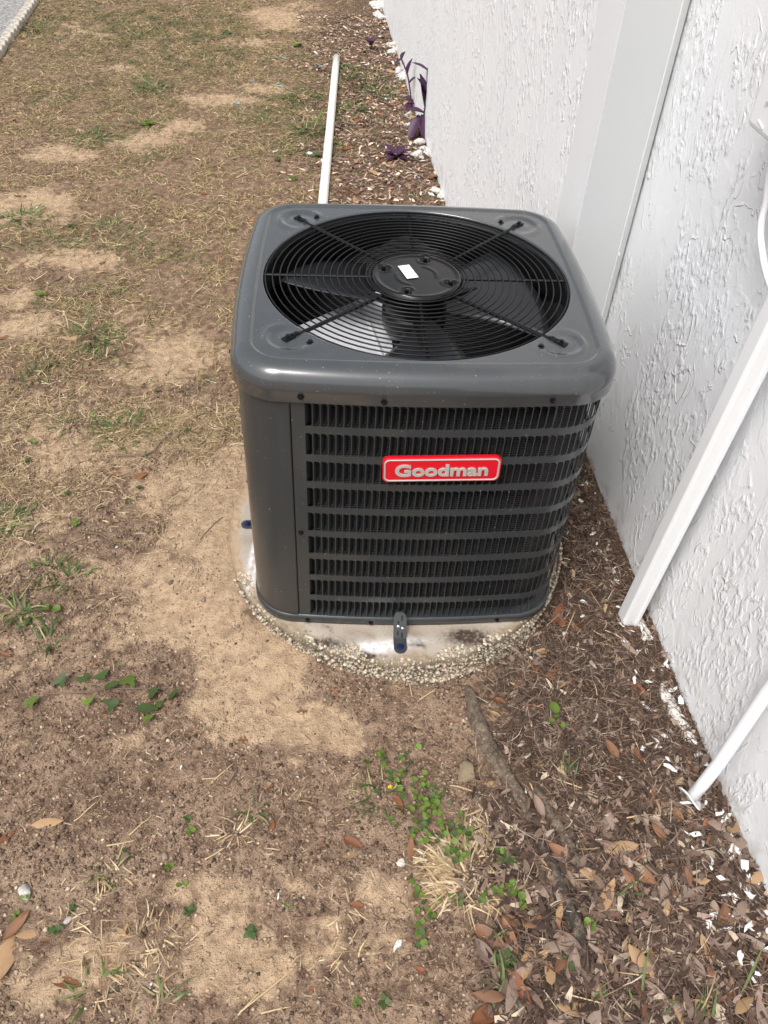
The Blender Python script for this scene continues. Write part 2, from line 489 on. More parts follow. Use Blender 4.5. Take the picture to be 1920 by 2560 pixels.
def m_ground():
    m = M('sandy_soil', (0.3, 0.2, 0.13), 0.95, spec=0.15)
    a = m.attr('Col'); sep = m.n('ShaderNodeSeparateColor'); m.l(a.outputs['Color'], sep.inputs[0])
    sand, mulch, grass = sep.outputs[0], sep.outputs[1], sep.outputs[2]
    v = m.coord()
    n_lo = m.noise(v, 7, 5, 0.6); n_mid = m.noise(v, 34, 5, 0.65); n_hi = m.noise(v, 150, 4, 0.7); n_gr = m.noise(v, 520, 2, 0.6)
    soil = m.mix(m.mr(n_mid, 0.36, 0.64), (0.175, 0.112, 0.076), (0.41, 0.282, 0.195))
    soil = m.mix(m.mr(n_lo, 0.46, 0.64, 0, 0.7), soil, (0.46, 0.325, 0.225))
    drk = m.mr(m.noise(v, 4.2, 5, 0.65), 0.52, 0.68, 0, 0.55)
    soil = m.mix(drk, soil, (0.125, 0.075, 0.05))
    soil = m.mix(m.mr(n_hi, 0.52, 0.64, 0, 0.7), soil, (0.08, 0.05, 0.036))
    sandc = m.mix(m.mr(n_mid, 0.35, 0.65), (0.44, 0.305, 0.195), (0.63, 0.455, 0.295))
    sandc = m.mix(m.mr(n_hi, 0.56, 0.68, 0, 0.6), sandc, (0.19, 0.125, 0.085))
    mul = m.mix(m.mr(n_hi, 0.4, 0.62), (0.05, 0.03, 0.022), (0.15, 0.095, 0.065))
    gra = m.mix(m.mr(n_mid, 0.35, 0.65), (0.17, 0.105, 0.068), (0.34, 0.23, 0.15))
    c = m.mix(grass, soil, gra)
    c = m.mix(m.math('MULTIPLY', mulch, 0.95), c, mul)
    sf = m.math('ADD', sand, m.math('MULTIPLY', m.math('ADD', m.math('SUBTRACT', n_hi, 0.5), m.math('SUBTRACT', n_mid, 0.5)), 0.95), True)
    c = m.mix(m.math('MULTIPLY', m.mr(sf, 0.15, 0.85), 0.95), c, sandc)
    grain = m.mr(n_gr, 0.62, 0.72, 0, 0.6)
    c = m.mix(grain, c, m.mix(0.5, c, (0.62, 0.52, 0.42)))
    c = m.mix(m.mr(n_gr, 0.30, 0.38, 0.6, 0), c, m.mix(0.65, c, (0.03, 0.02, 0.015)))
    m.color(c)
    h = m.math('ADD', m.math('MULTIPLY', n_mid, 1.0), m.math('MULTIPLY', n_hi, 0.55))
    h = m.math('ADD', h, m.math('MULTIPLY', n_gr, 0.22))
    m.bump(h, 1.0, 0.014)
    return m.m
ground = link('ground', gme, m_ground(), smooth=True)
tag(ground, kind='structure')
ground['label'] = 'sandy brown dirt yard with patches of dry grass and leaf litter'
ground['category'] = 'ground'

def h1(x, y): return float(height(np.array([x]), np.array([y]))[0])

# ------------------------------------------------------------------ paved strip and scalloped edging far left
ROADM = M('grey_aggregate_paving', (0.3, 0.29, 0.28), 0.9)
_f = ROADM.noise(ROADM.coord(), 70, 4, 0.7)
ROADM.color(ROADM.mix(ROADM.mr(_f, 0.4, 0.68), (0.17, 0.165, 0.16), (0.5, 0.48, 0.45)))
ROADM.bump(_f, 0.5, 0.004)
E0 = np.array((-2.342,4.305)); E1 = np.array((-2.485,5.718)); ed = (E1 - E0) / np.linalg.norm(E1 - E0); en = np.array([-ed[1], ed[0]])
pa, pb = E0 - ed * 2.5, E0 + ed * 8
rv = [(*(pa + en * 0.02), 0), (*(pb + en * 0.02), 0), (*(pb + en * 6), 0), (*(pa + en * 6), 0)]
road = mk('paved_driveway', [(x, y, -0.1) for x, y, _ in rv] + [(x, y, 0.035) for x, y, _ in rv],
          [(0, 1, 2, 3), (4, 7, 6, 5), (0, 4, 5, 1), (1, 5, 6, 2), (2, 6, 7, 3), (3, 7, 4, 0)], ROADM.m)
tag(road, 'grey aggregate driveway behind the scalloped edging', 'driveway', kind='structure')
edge = empty('scalloped_edging', (float(E0[0]), float(E0[1]), 0))
tag(edge, 'row of off-white scalloped concrete edging along the driveway', 'edging')
EDGEM = M('weathered_white_concrete', (0.66, 0.62, 0.54), 0.85)
_f = EDGEM.noise(EDGEM.coord(), 30, 5)
EDGEM.color(EDGEM.mix(EDGEM.mr(_f, 0.4, 0.7), (0.55, 0.51, 0.44), (0.30, 0.26, 0.2)))
EDGEM.bump(_f, 0.6, 0.006)
ol = [(0.05 * math.cos(t) * 0.98, 0.020 * math.sin(t)) for t in np.linspace(0, math.pi, 9)] + [(-0.049, -0.08), (0.049, -0.08)]
sv, sf = prism(ol, -0.03, 0.03)
sme = None
for k in range(-12, 42):
    p = ed * (0.1 * k)
    o = mk('scallop', [], [], None) if False else None
    if sme is None:
        o = mk('scallop', sv, sf, EDGEM.m, edge); sme = o.data; bevel(o, 0.01, 2)
    else:
        o = bpy.data.objects.new('scallop', sme); COL.objects.link(o); o.parent = edge
        bevel(o, 0.01, 2)
    o.matrix_local = Matrix.Translation((p[0], p[1], 0.028 + 0.004 * math.sin(k * 2.3))) @ Matrix.Rotation(math.atan2(ed[1], ed[0]), 4, 'Z') @ Matrix.Rotation(R(90), 4, 'X') @ Matrix.Rotation(0.03 * math.sin(k * 1.7), 4, 'Y')

# ------------------------------------------------------------------ the house
house = empty('stucco_house', (0, 0, 0))
tag(house, 'white stucco house wall with a stepped corner beside the air conditioner', 'house')
def wblock(name, s0, s1, d0, d1, z0, z1, mat, parent, bev=0):
    V = [WP(s, d, z) for z in (z0, z1) for d in (d0, d1) for s in (s0, s1)]
    F = [(0, 2, 3, 1), (4, 5, 7, 6), (0, 1, 5, 4), (2, 6, 7, 3), (0, 4, 6, 2), (1, 3, 7, 5)]
    F = [tuple(reversed(q)) for q in F]
    o = mk(name, V, F, mat, parent)
    if bev: bevel(o, bev)
    return o
wblock('wall', -1.862, 9.0, 0.0, 4.0, -0.15, 2.75, STUCCO, house)
wblock('wall', -7.0, -1.85, OFF, 3.99, -0.15, 2.75, STUCCO, house)
# L-shaped corner trim: front flange, return and rolled lip
def trim_sheet(name, pts, z0, z1, mat, parent):
    n = len(pts); V = []; zs = np.linspace(z0, z1, 10)
    for z in zs:
        for s, d in pts: V.append(WP(s, d, float(z)))
    F = [(i * n + k, i * n + k + 1, (i + 1) * n + k + 1, (i + 1) * n + k) for i in range(len(zs) - 1) for k in range(n - 1)]
    o = mk(name, V, F, mat, parent)
    sm = o.modifiers.new('solidify', 'SOLIDIFY'); sm.thickness = 0.0012
    return o
ctr = trim_sheet('corner_trim', [(-1.815, -0.001), (-1.8155, -0.0045), (-1.90, -0.006), (-1.9822, -0.006)], -0.05, 2.7, TRIM, house)
tag(ctr, label='smooth white metal flange wrapping the wall corner')
ret = trim_sheet('corner_trim_return', [(-1.9825, -0.0055), (-1.951, 0.05), (-1.895, 0.148), (-1.8965, 0.1505), (-1.877, 0.172), (-1.870, 0.174)], -0.05, 2.7, TRIMG, house)
tag(ret, label='plain grey side of the corner trim')
V, F = lathe([(0.0, 0.004), (0.004, 0.0035), (0.006, 0.001), (0.006, 0.0)], 12)
q = WP(-1.897, 0.152, 0.63)
mk('nail_head', [(q[0] + 0.3 * a, q[1] - c, q[2] + b) for a, b, c in V], F, PVC, ret)

# rectangular downspout on the near wall
ds = empty('rectangular_downspout', WP(-2.602, OFF, 0))
tag(ds, 'white rectangular metal downspout leaning down the stucco wall', 'downspout')
prof = [(-2.590, 0.137), (-2.5805, 0.135), (-2.5805, 0.104), (-2.586, 0.099), (-2.6185, 0.099), (-2.6245, 0.105), (-2.6245, 0.128), (-2.6285, 0.129), (-2.6285, 0.137)]
org = WP(-2.602, OFF, 0)
V = []; zs = [0.008, 0.4, 0.8, 1.2, 1.6, 2.5]
for z in zs:
    for s, d in prof:
        p = WP(s - 0.085 * z, d, z + 0)
        V.append((p[0] - org[0], p[1] - org[1], p[2]))
n = len(prof)
F = [(i * n + k, i * n + k + 1, (i + 1) * n + k + 1, (i + 1) * n + k) for i in range(len(zs) - 1) for k in range(n - 1)]
F += [(i * n + n - 1, i * n, (i + 1) * n, (i + 1) * n + n - 1) for i in range(len(zs) - 1)]
F.append(tuple(range(n - 1, -1, -1)))
o = mk('channel', V, F, PVC, ds)
bevel(o, 0.0018, 2, 25)
for z in (1.9,):
    q0 = WP(-2.6 - 0.085 * z, 0.137, z); q1 = WP(-2.6 - 0.085 * z, OFF, z)
    cx = (q0[0] + q1[0]) / 2 - org[0]; cy = (q0[1] + q1[1]) / 2 - org[1]
    mk('wall_bracket', *box(cx - 0.022, cx + 0.022, cy - 0.008, cy + 0.008, z - 0.01, z + 0.01), PVC, ds)

# round drain pipe with a splayed end
dp = empty('drain_pipe', WP(-3.06, OFF - 0.02, 0))
tag(dp, 'thin white round pipe running down the wall to a flared open end', 'pipe')
org = WP(-3.06, OFF - 0.02, 0)
p1 = (-3.057,0.369)
pts = []
for s, d, z in ((p1[0] - 0.02, 0.016, 2.5), (p1[0] - 0.01, 0.018, 1.0), (p1[0] - 0.002, 0.024, p1[1] + 0.12), (p1[0], 0.030, p1[1]), (-3.078, 0.055, 0.16), (-3.083, 0.066, 0.085), (-3.088, 0.078, 0.036)):
    q = WP(s, OFF - d, z); pts.append((q[0] - org[0], q[1] - org[1], q[2]))
mk('tube', *tube(pts, 0.0128, 20), PVC, dp, True)
end = Vector(pts[-1]); dr = (Vector(pts[-1]) - Vector(pts[-2])).normalized()
V, F = lathe([(0.0, 0.003), (0.016, 0.002), (0.0265, 0.0035), (0.0285, 0.002), (0.0265, 0.0), (0.0, 0.0)], 24)
V = [(x * (1 + 0.12 * math.sin(3 * math.atan2(y, x))), y, z + 0.004 * math.sin(2 * math.atan2(y, x) + 1)) for x, y, z in V]
mk('flange', *xf((V, F), Matrix.Translation(end) @ Vector((-0.62, -0.38, -0.66)).to_track_quat('Z', 'Y').to_matrix().to_4x4()), PVC, dp, True)

# electrical box and its cable
eb = empty('disconnect_box', WP(-2.47, OFF, 1.13))
tag(eb, 'white plastic electrical box fixed high on the stucco wall', 'electrical box')
def to_local(root, P): return [(x - root.location.x, y - root.location.y, z - root.location.z) for x, y, z in P]
V = [WP(s, d, z) for z in (1.133, 1.42) for d in (0.0785, OFF) for s in (-2.66, -2.450)]
o = mk('case', to_local(eb, V), [(1, 3, 2, 0), (6, 7, 5, 4), (4, 5, 1, 0), (3, 7, 6, 2), (2, 6, 4, 0), (5, 7, 3, 1)], PVC, eb)
bevel(o, 0.010, 3)
c = (-2.497,1.169)
E_ = []
for rr in (0.008, 0.0105, 0.013):
    E_.append(tube([WP(c[0] - 0.006 + rr * math.cos(a), 0.0775, c[1] + 0.004 + rr * math.sin(a)) for a in np.linspace(0.2, 2.6, 9)], 0.0008, 5))
E_.append(tube([WP(c[0] + 0.008, 0.0775, c[1] - 0.016), WP(c[0] - 0.014, 0.0775, c[1] - 0.022)], 0.0012, 5))
V, F = merge(*E_)
mk('embossed_mark', to_local(eb, V), F, PVC, eb)
cb = [(-2.56, 0.13, 1.14), (-2.50, 0.12, 1.10), (*[(-2.509,1.030)[0]], 0.13, (-2.509,1.030)[1]), ((-2.520,0.993)[0], 0.13, (-2.520,0.993)[1]), ((-2.549,0.963)[0], 0.13, (-2.549,0.963)[1]),
      ((-2.609,0.923)[0], 0.135, (-2.609,0.923)[1]), (-2.80, 0.14, 0.86), (-2.95, 0.15, 0.95), (-3.02, 0.155, 1.3), (-3.03, 0.16, 2.4)]
def smooth_path(P, k=6):
    P = [Vector(p) for p in P]; out = []
    for i in range(len(P) - 1):
        a, b, c_, d_ = P[max(0, i - 1)], P[i], P[i + 1], P[min(len(P) - 1, i + 2)]
        for j in range(k):
            t = j / k
            out.append(0.5 * ((2 * b) + (c_ - a) * t + (2 * a - 5 * b + 4 * c_ - d_) * t * t + (3 * b - a - 3 * c_ + d_) * t ** 3))
    out.append(P[-1])
    return out
cbl = mk('power_cable', *tube([WP(p[0], p[1], p[2]) for p in smooth_path(cb)], 0.0062, 10), PVC, None, True)
tag(cbl, 'white cable looping down the wall from the electrical box', 'cable')

# ------------------------------------------------------------------ round concrete pad
pad = empty('concrete_pad', (PADC[0], PADC[1], 0))
pad.scale = (0.958, 1.0, 1.0)
tag(pad, 'round weathered concrete slab with pebbly rim under the air conditioner', 'slab')
PAD_T = 0.06
def pad_z(r): return PAD_T - 0.007 * sst(0.415, 0.452, r) - 0.056 * sst(0.453, 0.466, r)
na = 700
rr = np.concatenate([np.linspace(0.02, 0.33, 8), np.linspace(0.335, 0.47, 46)])
TH, RR = np.meshgrid(np.linspace(0, 2 * math.pi, na, endpoint=False), rr)
edge_n = 1 + 0.012 * pn(np.cos(TH) * 3, np.sin(TH) * 3, 30) + 0.006 * pn(np.cos(TH) * 14, np.sin(TH) * 14, 31)
PX, PY = RR * edge_n * np.cos(TH), RR * edge_n * np.sin(TH)
rim = sst(0.428, 0.45, RR + 0.02 * pn(PX * 12, PY * 12, 32))
PZ = pad_z(RR) + rim * (0.003 * pn(PX * 60, PY * 60, 33) + 0.002 * pn(PX * 120, PY * 120, 34))
base = np.stack([np.full_like(PX, q) for q in (0.40, 0.345, 0.285)], -1)
def lay(col, k):
    global base
    base = base * (1 - k[..., None]) + np.array(col) * k[..., None]
lay((0.24, 0.175, 0.13), 0.85 * sst(0.0, 0.5, fbm(PX * 7, PY * 7, 35, 4)))
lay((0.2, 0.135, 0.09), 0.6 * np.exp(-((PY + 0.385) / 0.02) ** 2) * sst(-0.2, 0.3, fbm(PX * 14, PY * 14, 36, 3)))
lay((0.30, 0.235, 0.16), rim * 0.85)
leftk = sst(-0.3, -0.8, np.cos(TH)) * sst(0.25, -0.35, -np.sin(TH) * 1.0 + 0.0)
lay((0.40, 0.29, 0.19), np.clip(sst(0.42, 0.44, RR + 0.012 * pn(PX * 20, PY * 20, 44)) * sst(-0.2, -0.7, np.cos(TH)) * sst(-0.75, -0.3, np.sin(TH)), 0, 0.95))
lay((0.80, 0.80, 0.80), (0.85 + 0.5 * pn(PX * 90, PY * 90, 47)).clip(0, 1) * np.clip(1.25 * np.exp(-((PX + 0.045) / 0.075) ** 2 - ((PY + 0.405 - 0.12 * (PX + 0.0)) / 0.017) ** 2) + 0.25 * pn(PX * 30, PY * 30, 37) * np.exp(-((PX + 0.045) / 0.12) ** 2 - ((PY + 0.405) / 0.03) ** 2), 0, 1))
lay((0.8, 0.8, 0.81), np.clip(1.5 * np.exp(-((PX + 0.372 - 0.1 * (PY + 0.1)) / 0.013) ** 2 - ((PY + 0.12) / 0.11) ** 2), 0, 1) * (0.62 + 0.9 * pn(PX * 70, PY * 9, 38) + 0.5 * pn(PX * 60, PY * 60, 48)).clip(0, 1))
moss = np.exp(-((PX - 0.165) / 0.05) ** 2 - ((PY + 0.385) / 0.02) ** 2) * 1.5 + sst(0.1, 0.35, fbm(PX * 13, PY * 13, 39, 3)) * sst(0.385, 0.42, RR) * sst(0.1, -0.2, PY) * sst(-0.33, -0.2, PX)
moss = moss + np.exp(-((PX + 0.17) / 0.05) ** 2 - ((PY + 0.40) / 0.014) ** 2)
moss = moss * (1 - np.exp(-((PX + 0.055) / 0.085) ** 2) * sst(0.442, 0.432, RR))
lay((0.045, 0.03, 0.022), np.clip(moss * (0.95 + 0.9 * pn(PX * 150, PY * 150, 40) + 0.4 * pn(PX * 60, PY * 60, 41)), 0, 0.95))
lay((0.20, 0.155, 0.105), sst(0.446, 0.46, RR) * 0.8)
pidx = np.arange(PX.size).reshape(PX.shape)
pq = np.stack([pidx[:-1], np.roll(pidx[:-1], -1, 1), np.roll(pidx[1:], -1, 1), pidx[1:]], -1).reshape(-1, 4)
PADM = M('weathered_concrete', (0.4, 0.35, 0.3), 0.9, spec=0.2)
_a = PADM.attr('Col'); _f = PADM.noise(PADM.coord(), 180, 4, 0.7)
PADM.color(PADM.mix(PADM.mr(_f, 0.55, 0.72, 0, 0.55), _a.outputs['Color'], (0.16, 0.12, 0.09)))
PADM.bump(_f, 0.5, 0.003)
pme = big_mesh('slab', np.stack([PX, PY, PZ], -1).reshape(-1, 3), np.concatenate([pq]), base.reshape(-1, 3))
slab = link('slab', pme, PADM.m, pad, True)
# exposed pebbles round the rim
PEB = []
for i, (c1, c2) in enumerate((((0.56, 0.48, 0.37), (0.43, 0.35, 0.26)), ((0.64, 0.58, 0.48), (0.5, 0.43, 0.33)), ((0.46, 0.34, 0.25), (0.54, 0.43, 0.32)))):
    m = M('rim_pebble_%d' % i, c1, 0.75)
    m.color(m.mix(m.noise(m.coord(), 40, 3), c1, c2)); PEB.append(m.m)
bm = bmesh.new(); bmesh.ops.create_icosphere(bm, subdivisions=1, radius=1.0)
ico_v = np.array([v.co[:] for v in bm.verts]); ico_f = np.array([[v.index for v in f.verts] for f in bm.faces]); bm.free()
peb_me = []
for i in range(6):
    v = ico_v * (1 + 0.16 * rng.standard_normal((len(ico_v), 1))) * rng.uniform(0.75, 1.25, 3) * np.array([1, 1, 0.55])
    me = big_mesh('pebble', v, ico_f, tris=True); me.materials.append(PEB[i % 3])
    me.polygons.foreach_set('use_smooth', np.ones(len(me.polygons), dtype=bool)); peb_me.append(me)
cand = []
while len(cand) < 2600:
    a = rng.uniform(-math.pi * 0.87, 0.3); r = rng.uniform(0.40, 0.476)
    dens = sst(0.437, 0.456, r + 0.008 * math.sin(a * 9) + 0.010 * math.sin(a * 23) + 0.010 * max(0, -math.sin(a)) - 0.006) * (0.45 + 0.55 * max(0, -math.sin(a)))
    x, y = r * math.cos(a), r * math.sin(a)
    if rng.random() > dens * float(sst(-0.35, 0.15, pn(np.array([x * 26]), np.array([y * 26]), 77)[0] + 0.25 + 0.5 * float(r > 0.452))): continue
    if abs(x + 0.02) < 0.05 and y > -0.437: continue
    cand.append((min(0.0062, 0.0016 + rng.gamma(1.6, 0.0009)), x, y, r))
for i in range(1700):                            # pebbles showing in the side of the slab
    a = rng.uniform(-math.pi * 0.86, 0.3)
    cand.append((min(0.0056, 0.0016 + rng.gamma(1.6, 0.0009)), 0.466 * math.cos(a), 0.466 * math.sin(a), -rng.uniform(0.008, 0.052)))
def peb_z(r): return -r if r < 0 else float(pad_z(r))
cand.sort(reverse=True)
for i, (sz, x, y, r) in enumerate(cand[:290]):
    o = bpy.data.objects.new('pebble', peb_me[i % 6]); COL.objects.link(o); o.parent = pad
    o.location = (x, y, peb_z(r) - sz * 0.05); o.scale = (sz,) * 3; o.rotation_euler = (rng.uniform(-.4, .4), rng.uniform(-.4, .4), rng.uniform(0, 6.28))
pv, pf = [], []
for i, (sz, x, y, r) in enumerate(cand[290:]):
    pv.append(ico_v * rng.uniform(0.7, 1.2, 3) * np.array([sz, sz, sz * 0.7]) + np.array([x, y, peb_z(r) - sz * 0.08])); pf.append(ico_f + i * len(ico_v))
cc = np.repeat(np.array([[0.58, 0.50, 0.385]]) * rng.uniform(0.35, 1.15, (len(pv), 1)) * rng.uniform(0.92, 1.08, (len(pv), 3)), len(ico_v), 0)
fine = link('fine_gravel', big_mesh('fine_gravel', np.concatenate(pv), np.concatenate(pf), cc, True), VLITTER, pad)
tag(fine, kind='stuff')

# ------------------------------------------------------------------ air conditioner
ac = empty('air_conditioner', (0, 0, PAD_T))
tag(ac, 'dark grey outdoor air conditioner condenser unit with louvred sides and red badge', 'air conditioner')
HT = 0.708
BOW = 0.011
def outline(half, rad, ns=40, nc=24, bow=BOW):
    """rounded square with gently bowed sides, counter-clockwise from the front-left end of the front side"""
    P = []
    f = half - rad
    for k in range(4):
        ca, sa = math.cos(k * math.pi / 2), math.sin(k * math.pi / 2)
        def put(x, y): P.append((x * ca - y * sa, x * sa + y * ca))
        for i in range(ns):
            t = i / ns
            put(-f + 2 * f * t, -half - bow * (1 - (2 * t - 1) ** 2))
        for i in range(nc):
            a = -math.pi / 2 + (math.pi / 2) * i / nc
            put(f + rad * math.cos(a), -f + rad * math.sin(a))
    return np.array(P)
def loft(rings, close=True):
    n = len(rings[0]); V = np.concatenate(rings); F = []
    for i in range(len(rings) - 1):
        for k in range(n):
            F.append((i * n + k, i * n + (k + 1) % n, (i + 1) * n + (k + 1) % n, (i + 1) * n + k))
    return V, F
def ring3(P, z): return np.column_stack([P, np.full(len(P), z)])

CH, CR = 0.3635, 0.100            # cover half-width and corner radius
OR_ = 0.3193                      # fan opening radius
rings = []
for ins, z in ((0.0045, .6385), (0.0008, .6385), (0.0, .640), (0.0, .661), (-.0012, .6625), (-.0012, .670), (0, .680), (.004, .690), (.010, .6975), (.018, .703), (.026, .7062), (.033, .7078), (.0365, .708), (.0385, .7072), (.0405, .7052), (.0425, .7042), (.0445, .704)):
    rings.append(ring3(outline(CH - ins, CR - ins * 0.9, bow=BOW - max(0, ins) * 0.12), z))
last = rings[-1][:, :2]
ang = np.arctan2(last[:, 1], last[:, 0])
circ = np.column_stack([np.cos(ang), np.sin(ang)])
def emboss(xy):
    x, y = np.abs(xy[:, 0]), np.abs(xy[:, 1])
    r = np.hypot(x - 0.252, y - 0.252); out = ((x - 0.252) + (y - 0.252)) / 1.414
    k = sst(-0.035, 0.0, out)
    return 0.0034 * np.exp(-((r - 0.047) / 0.0055) ** 2) * k - 0.0018 * np.exp(-((r - 0.030) / 0.012) ** 2) * k
rl = np.hypot(last[:, 0], last[:, 1])
for i in range(1, 31):
    t = i / 30
    rr_ = rl * (1 - t) + np.minimum(OR_ + 0.002, rl - 0.0005) * t
    xy = circ * rr_[:, None]
    q = ring3(xy, .704); q[:, 2] += emboss(xy); rings.append(q)
lim = np.minimum(OR_ + 0.002, rl - 0.0005)
for dr_, z in ((-.0006, .7036), (-.002, .7022), (-.003, .699), (-.003, .684)):
    rings.append(ring3(circ * (lim + dr_)[:, None], z))
V, F = loft(rings)
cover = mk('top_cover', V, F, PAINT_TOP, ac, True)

def hexhead(parent, x, y, z, d, mat=BLACK, r=0.0052, name='screw'):
    """hex-washer screw whose axis points along d"""
    V, F = lathe([(0.0, 0.006), (r * 0.62, 0.006), (r * 0.72, 0.0048), (r * 0.72, 0.0016), (r * 1.25, 0.0012), (r * 1.3, 0.0)], 6)
    q = Vector(d).to_track_quat('Z', 'Y').to_matrix().to_4x4()
    return mk(name, *xf((V, F), Matrix.Translation((x, y, z)) @ q), mat, parent)
def front_y(half, x, f): return -half - BOW * (1 - (x / f) ** 2)
for x, z in ((-.230, .653), (-.080, .649), (.229, .653)):
    hexhead(cover, x, front_y(CH, x, CH - CR), z, (0, -1, 0))
for k in range(1, 4):
    for x in (-.22, 0.0, .22):
        p = Matrix.Rotation(k * math.pi / 2, 3, 'Z') @ Vector((x, front_y(CH, x, CH - CR), .651))
        d = Matrix.Rotation(k * math.pi / 2, 3, 'Z') @ Vector((0, -1, 0))
        hexhead(cover, p.x, p.y, p.z, d)
for sx, sy in ((-1, -1), (1, -1), (-1, 1), (1, 1)):        # loose grille screws beside each foot
    a_ = (0.207, 0.262) if sx * sy > 0 else (0.262, 0.207)
    hexhead(cover, sx * 0.215, sy * 0.268, .704, (0, 0, 1), r=0.006)

# inside: venturi ring, coil, floor
V, F = lathe([(0.3185, .686), (0.319, .66), (0.327, .615), (0.334, .60)], 72)
mk('venturi_ring', V, F, DARK, ac, True)
CO = outline(0.335, 0.088, 20, 12, 0.008)
V, F = loft([ring3(CO, .03), ring3(CO, .64), ring3(CO * 0.94, .64), ring3(CO * 0.94, .03)])
mk('coil', V, F, COIL, ac, True)
BO = outline(0.3575, 0.104, 40, 24)
V, F = loft([ring3(BO * 0.995, 0.0), ring3(BO * 1.004, 0.001), ring3(BO * 1.004, 0.022), ring3(BO * 0.985, 0.026)])
V = np.vstack([V, [[0, 0, 0.008]]]); nb = len(BO)
F += [(3 * nb + k, 3 * nb + (k + 1) % nb, len(V) - 1) for k in range(nb)]
pan = mk('base_pan', V, F, PAINT, ac, True)
for x, z in ((-.231, .012), (-.083, .010), (.217, .012)):
    hexhead(pan, x, front_y(0.359, x, 0.255), z, (0, -1, 0), r=0.0048)
hexhead(pan, -0.3665, -0.12, 0.012, (-1, 0, 0), r=0.0048)

# louvred wrap-round panel, cut slot by slot along the outline
PO = outline(0.3550, 0.104, 160, 96)
seg = np.linalg.norm(np.roll(PO, -1, 0) - PO, axis=1); cum = np.concatenate([[0], np.cumsum(seg)]); PER = cum[-1]
POc = np.vstack([PO, PO[:1]])
def at_s(s):
    s = np.asarray(s) % PER
    x = np.interp(s, cum, POc[:, 0]); y = np.interp(s, cum, POc[:, 1])
    return x, y
def dir_s(s):
    x0, y0 = at_s(s - 0.004); x1, y1 = at_s(s + 0.004)
    l = np.hypot(x1 - x0, y1 - y0)
    return (x1 - x0) / l, (y1 - y0) / l
fe = 0.3550 - 0.104
S_SEAM = float(np.interp(-0.2525, PO[:161, 0], cum[:161]))
S_END = PER - (float(cum[160 * 4 + 96 * 4 - 1]) * 0 + 0.104 * math.pi / 2 + 0.012)
S0 = float(np.interp(-0.2245, PO[:161, 0], cum[:161]))
PITCH, SW = 0.01465, 0.0131
NCOL = int((S_END - 0.03 - S0) / PITCH)
ROWT = [0.6324 - 0.0691 * i for i in range(9)]; SH = 0.0525
ZT, ZB = 0.6395, 0.024
hole = []                       # rounded slot outline in unit cell coordinates (u right, v up), 12 points
def slot_pts(w, h):
    r = 0.0048
    P = [(0, 0.0018), (0.0014, 0)]
    P += [(w - r, 0), (w - r * 0.29, r * 0.29), (w, r)]
    P += [(w, h - r * 1.25), (w - r * 0.29, h - r * 0.42), (w - r, h - r * 0.05), (0.0016, h + 0.0006), (0, h - 0.0004)]
    return P
SP = slot_pts(SW, SH)
OUT = [(-.5, 0), (-.5, -1), (.75, -1), (1.5, -1), (1.5, 0), (1.5, .8), (1.5, 1), (.75, 2), (-.5, 2), (-.5, 1)]
gap_u = PITCH - SW
LV, LF = [], []
def add_pts(ss, dd, zz):
    x, y = at_s(np.array(ss)); tx, ty = dir_s(np.array(ss)); o = len(LV)
    for i in range(len(ss)):
        LV.append((x[i] - ty[i] * dd[i] * 1.0, y[i] + tx[i] * dd[i], zz[i]))   # dd > 0 goes inwards
    return o
npt = len(SP)
for r_, zt in enumerate(ROWT):
    zb = zt - SH
    top = ZT if r_ == 0 else (zt + ROWT[r_ - 1] - SH) / 2
    bot = ZB if r_ == 8 else (zb + ROWT[r_ + 1]) / 2
    for c in range(NCOL):
        s0 = S0 + c * PITCH
        l, rgt = s0 - gap_u / 2, s0 + SW + gap_u / 2
        outer = [(l, zb + .0018), (l, bot), (s0 + SW * .6, bot), (rgt, bot), (rgt, zb + .005), (rgt, zt - .006), (rgt, top), (s0 + SW * .6, top), (l, top), (l, zt)]
        a = add_pts([q[0] for q in outer], [0] * npt, [q[1] for q in outer])
        b = add_pts([s0 + q[0] for q in SP], [0] * npt, [zb + q[1] for q in SP])
        d = add_pts([s0 + q[0] for q in SP], [0.0022] * npt, [zb + q[1] for q in SP])
        for i in range(npt):
            j = (i + 1) % npt
            LF.append((a + i, a + j, b + j, b + i)); LF.append((b + i, b + j, d + j, d + i))
# plain margins either side
def margin(sa, sb, steps):
    sl = np.linspace(sa, sb, steps)
    o = add_pts(sl, [0] * steps, [ZB] * steps); o2 = add_pts(sl, [0] * steps, [ZT] * steps)
    for i in range(steps - 1): LF.append((o + i, o + i + 1, o2 + i + 1, o2 + i))
margin(S_SEAM + 0.0012, S0 - gap_u / 2, 4)
margin(S0 + (NCOL - 1) * PITCH + SW + gap_u / 2, S_END - 0.0012, 4)
lp = mk('louver_panel', LV, LF, PAINT, ac)
hexhead(lp, -0.2395, front_y(0.3552, -0.2395, fe), 0.297, (0, -1, 0), r=0.0048)
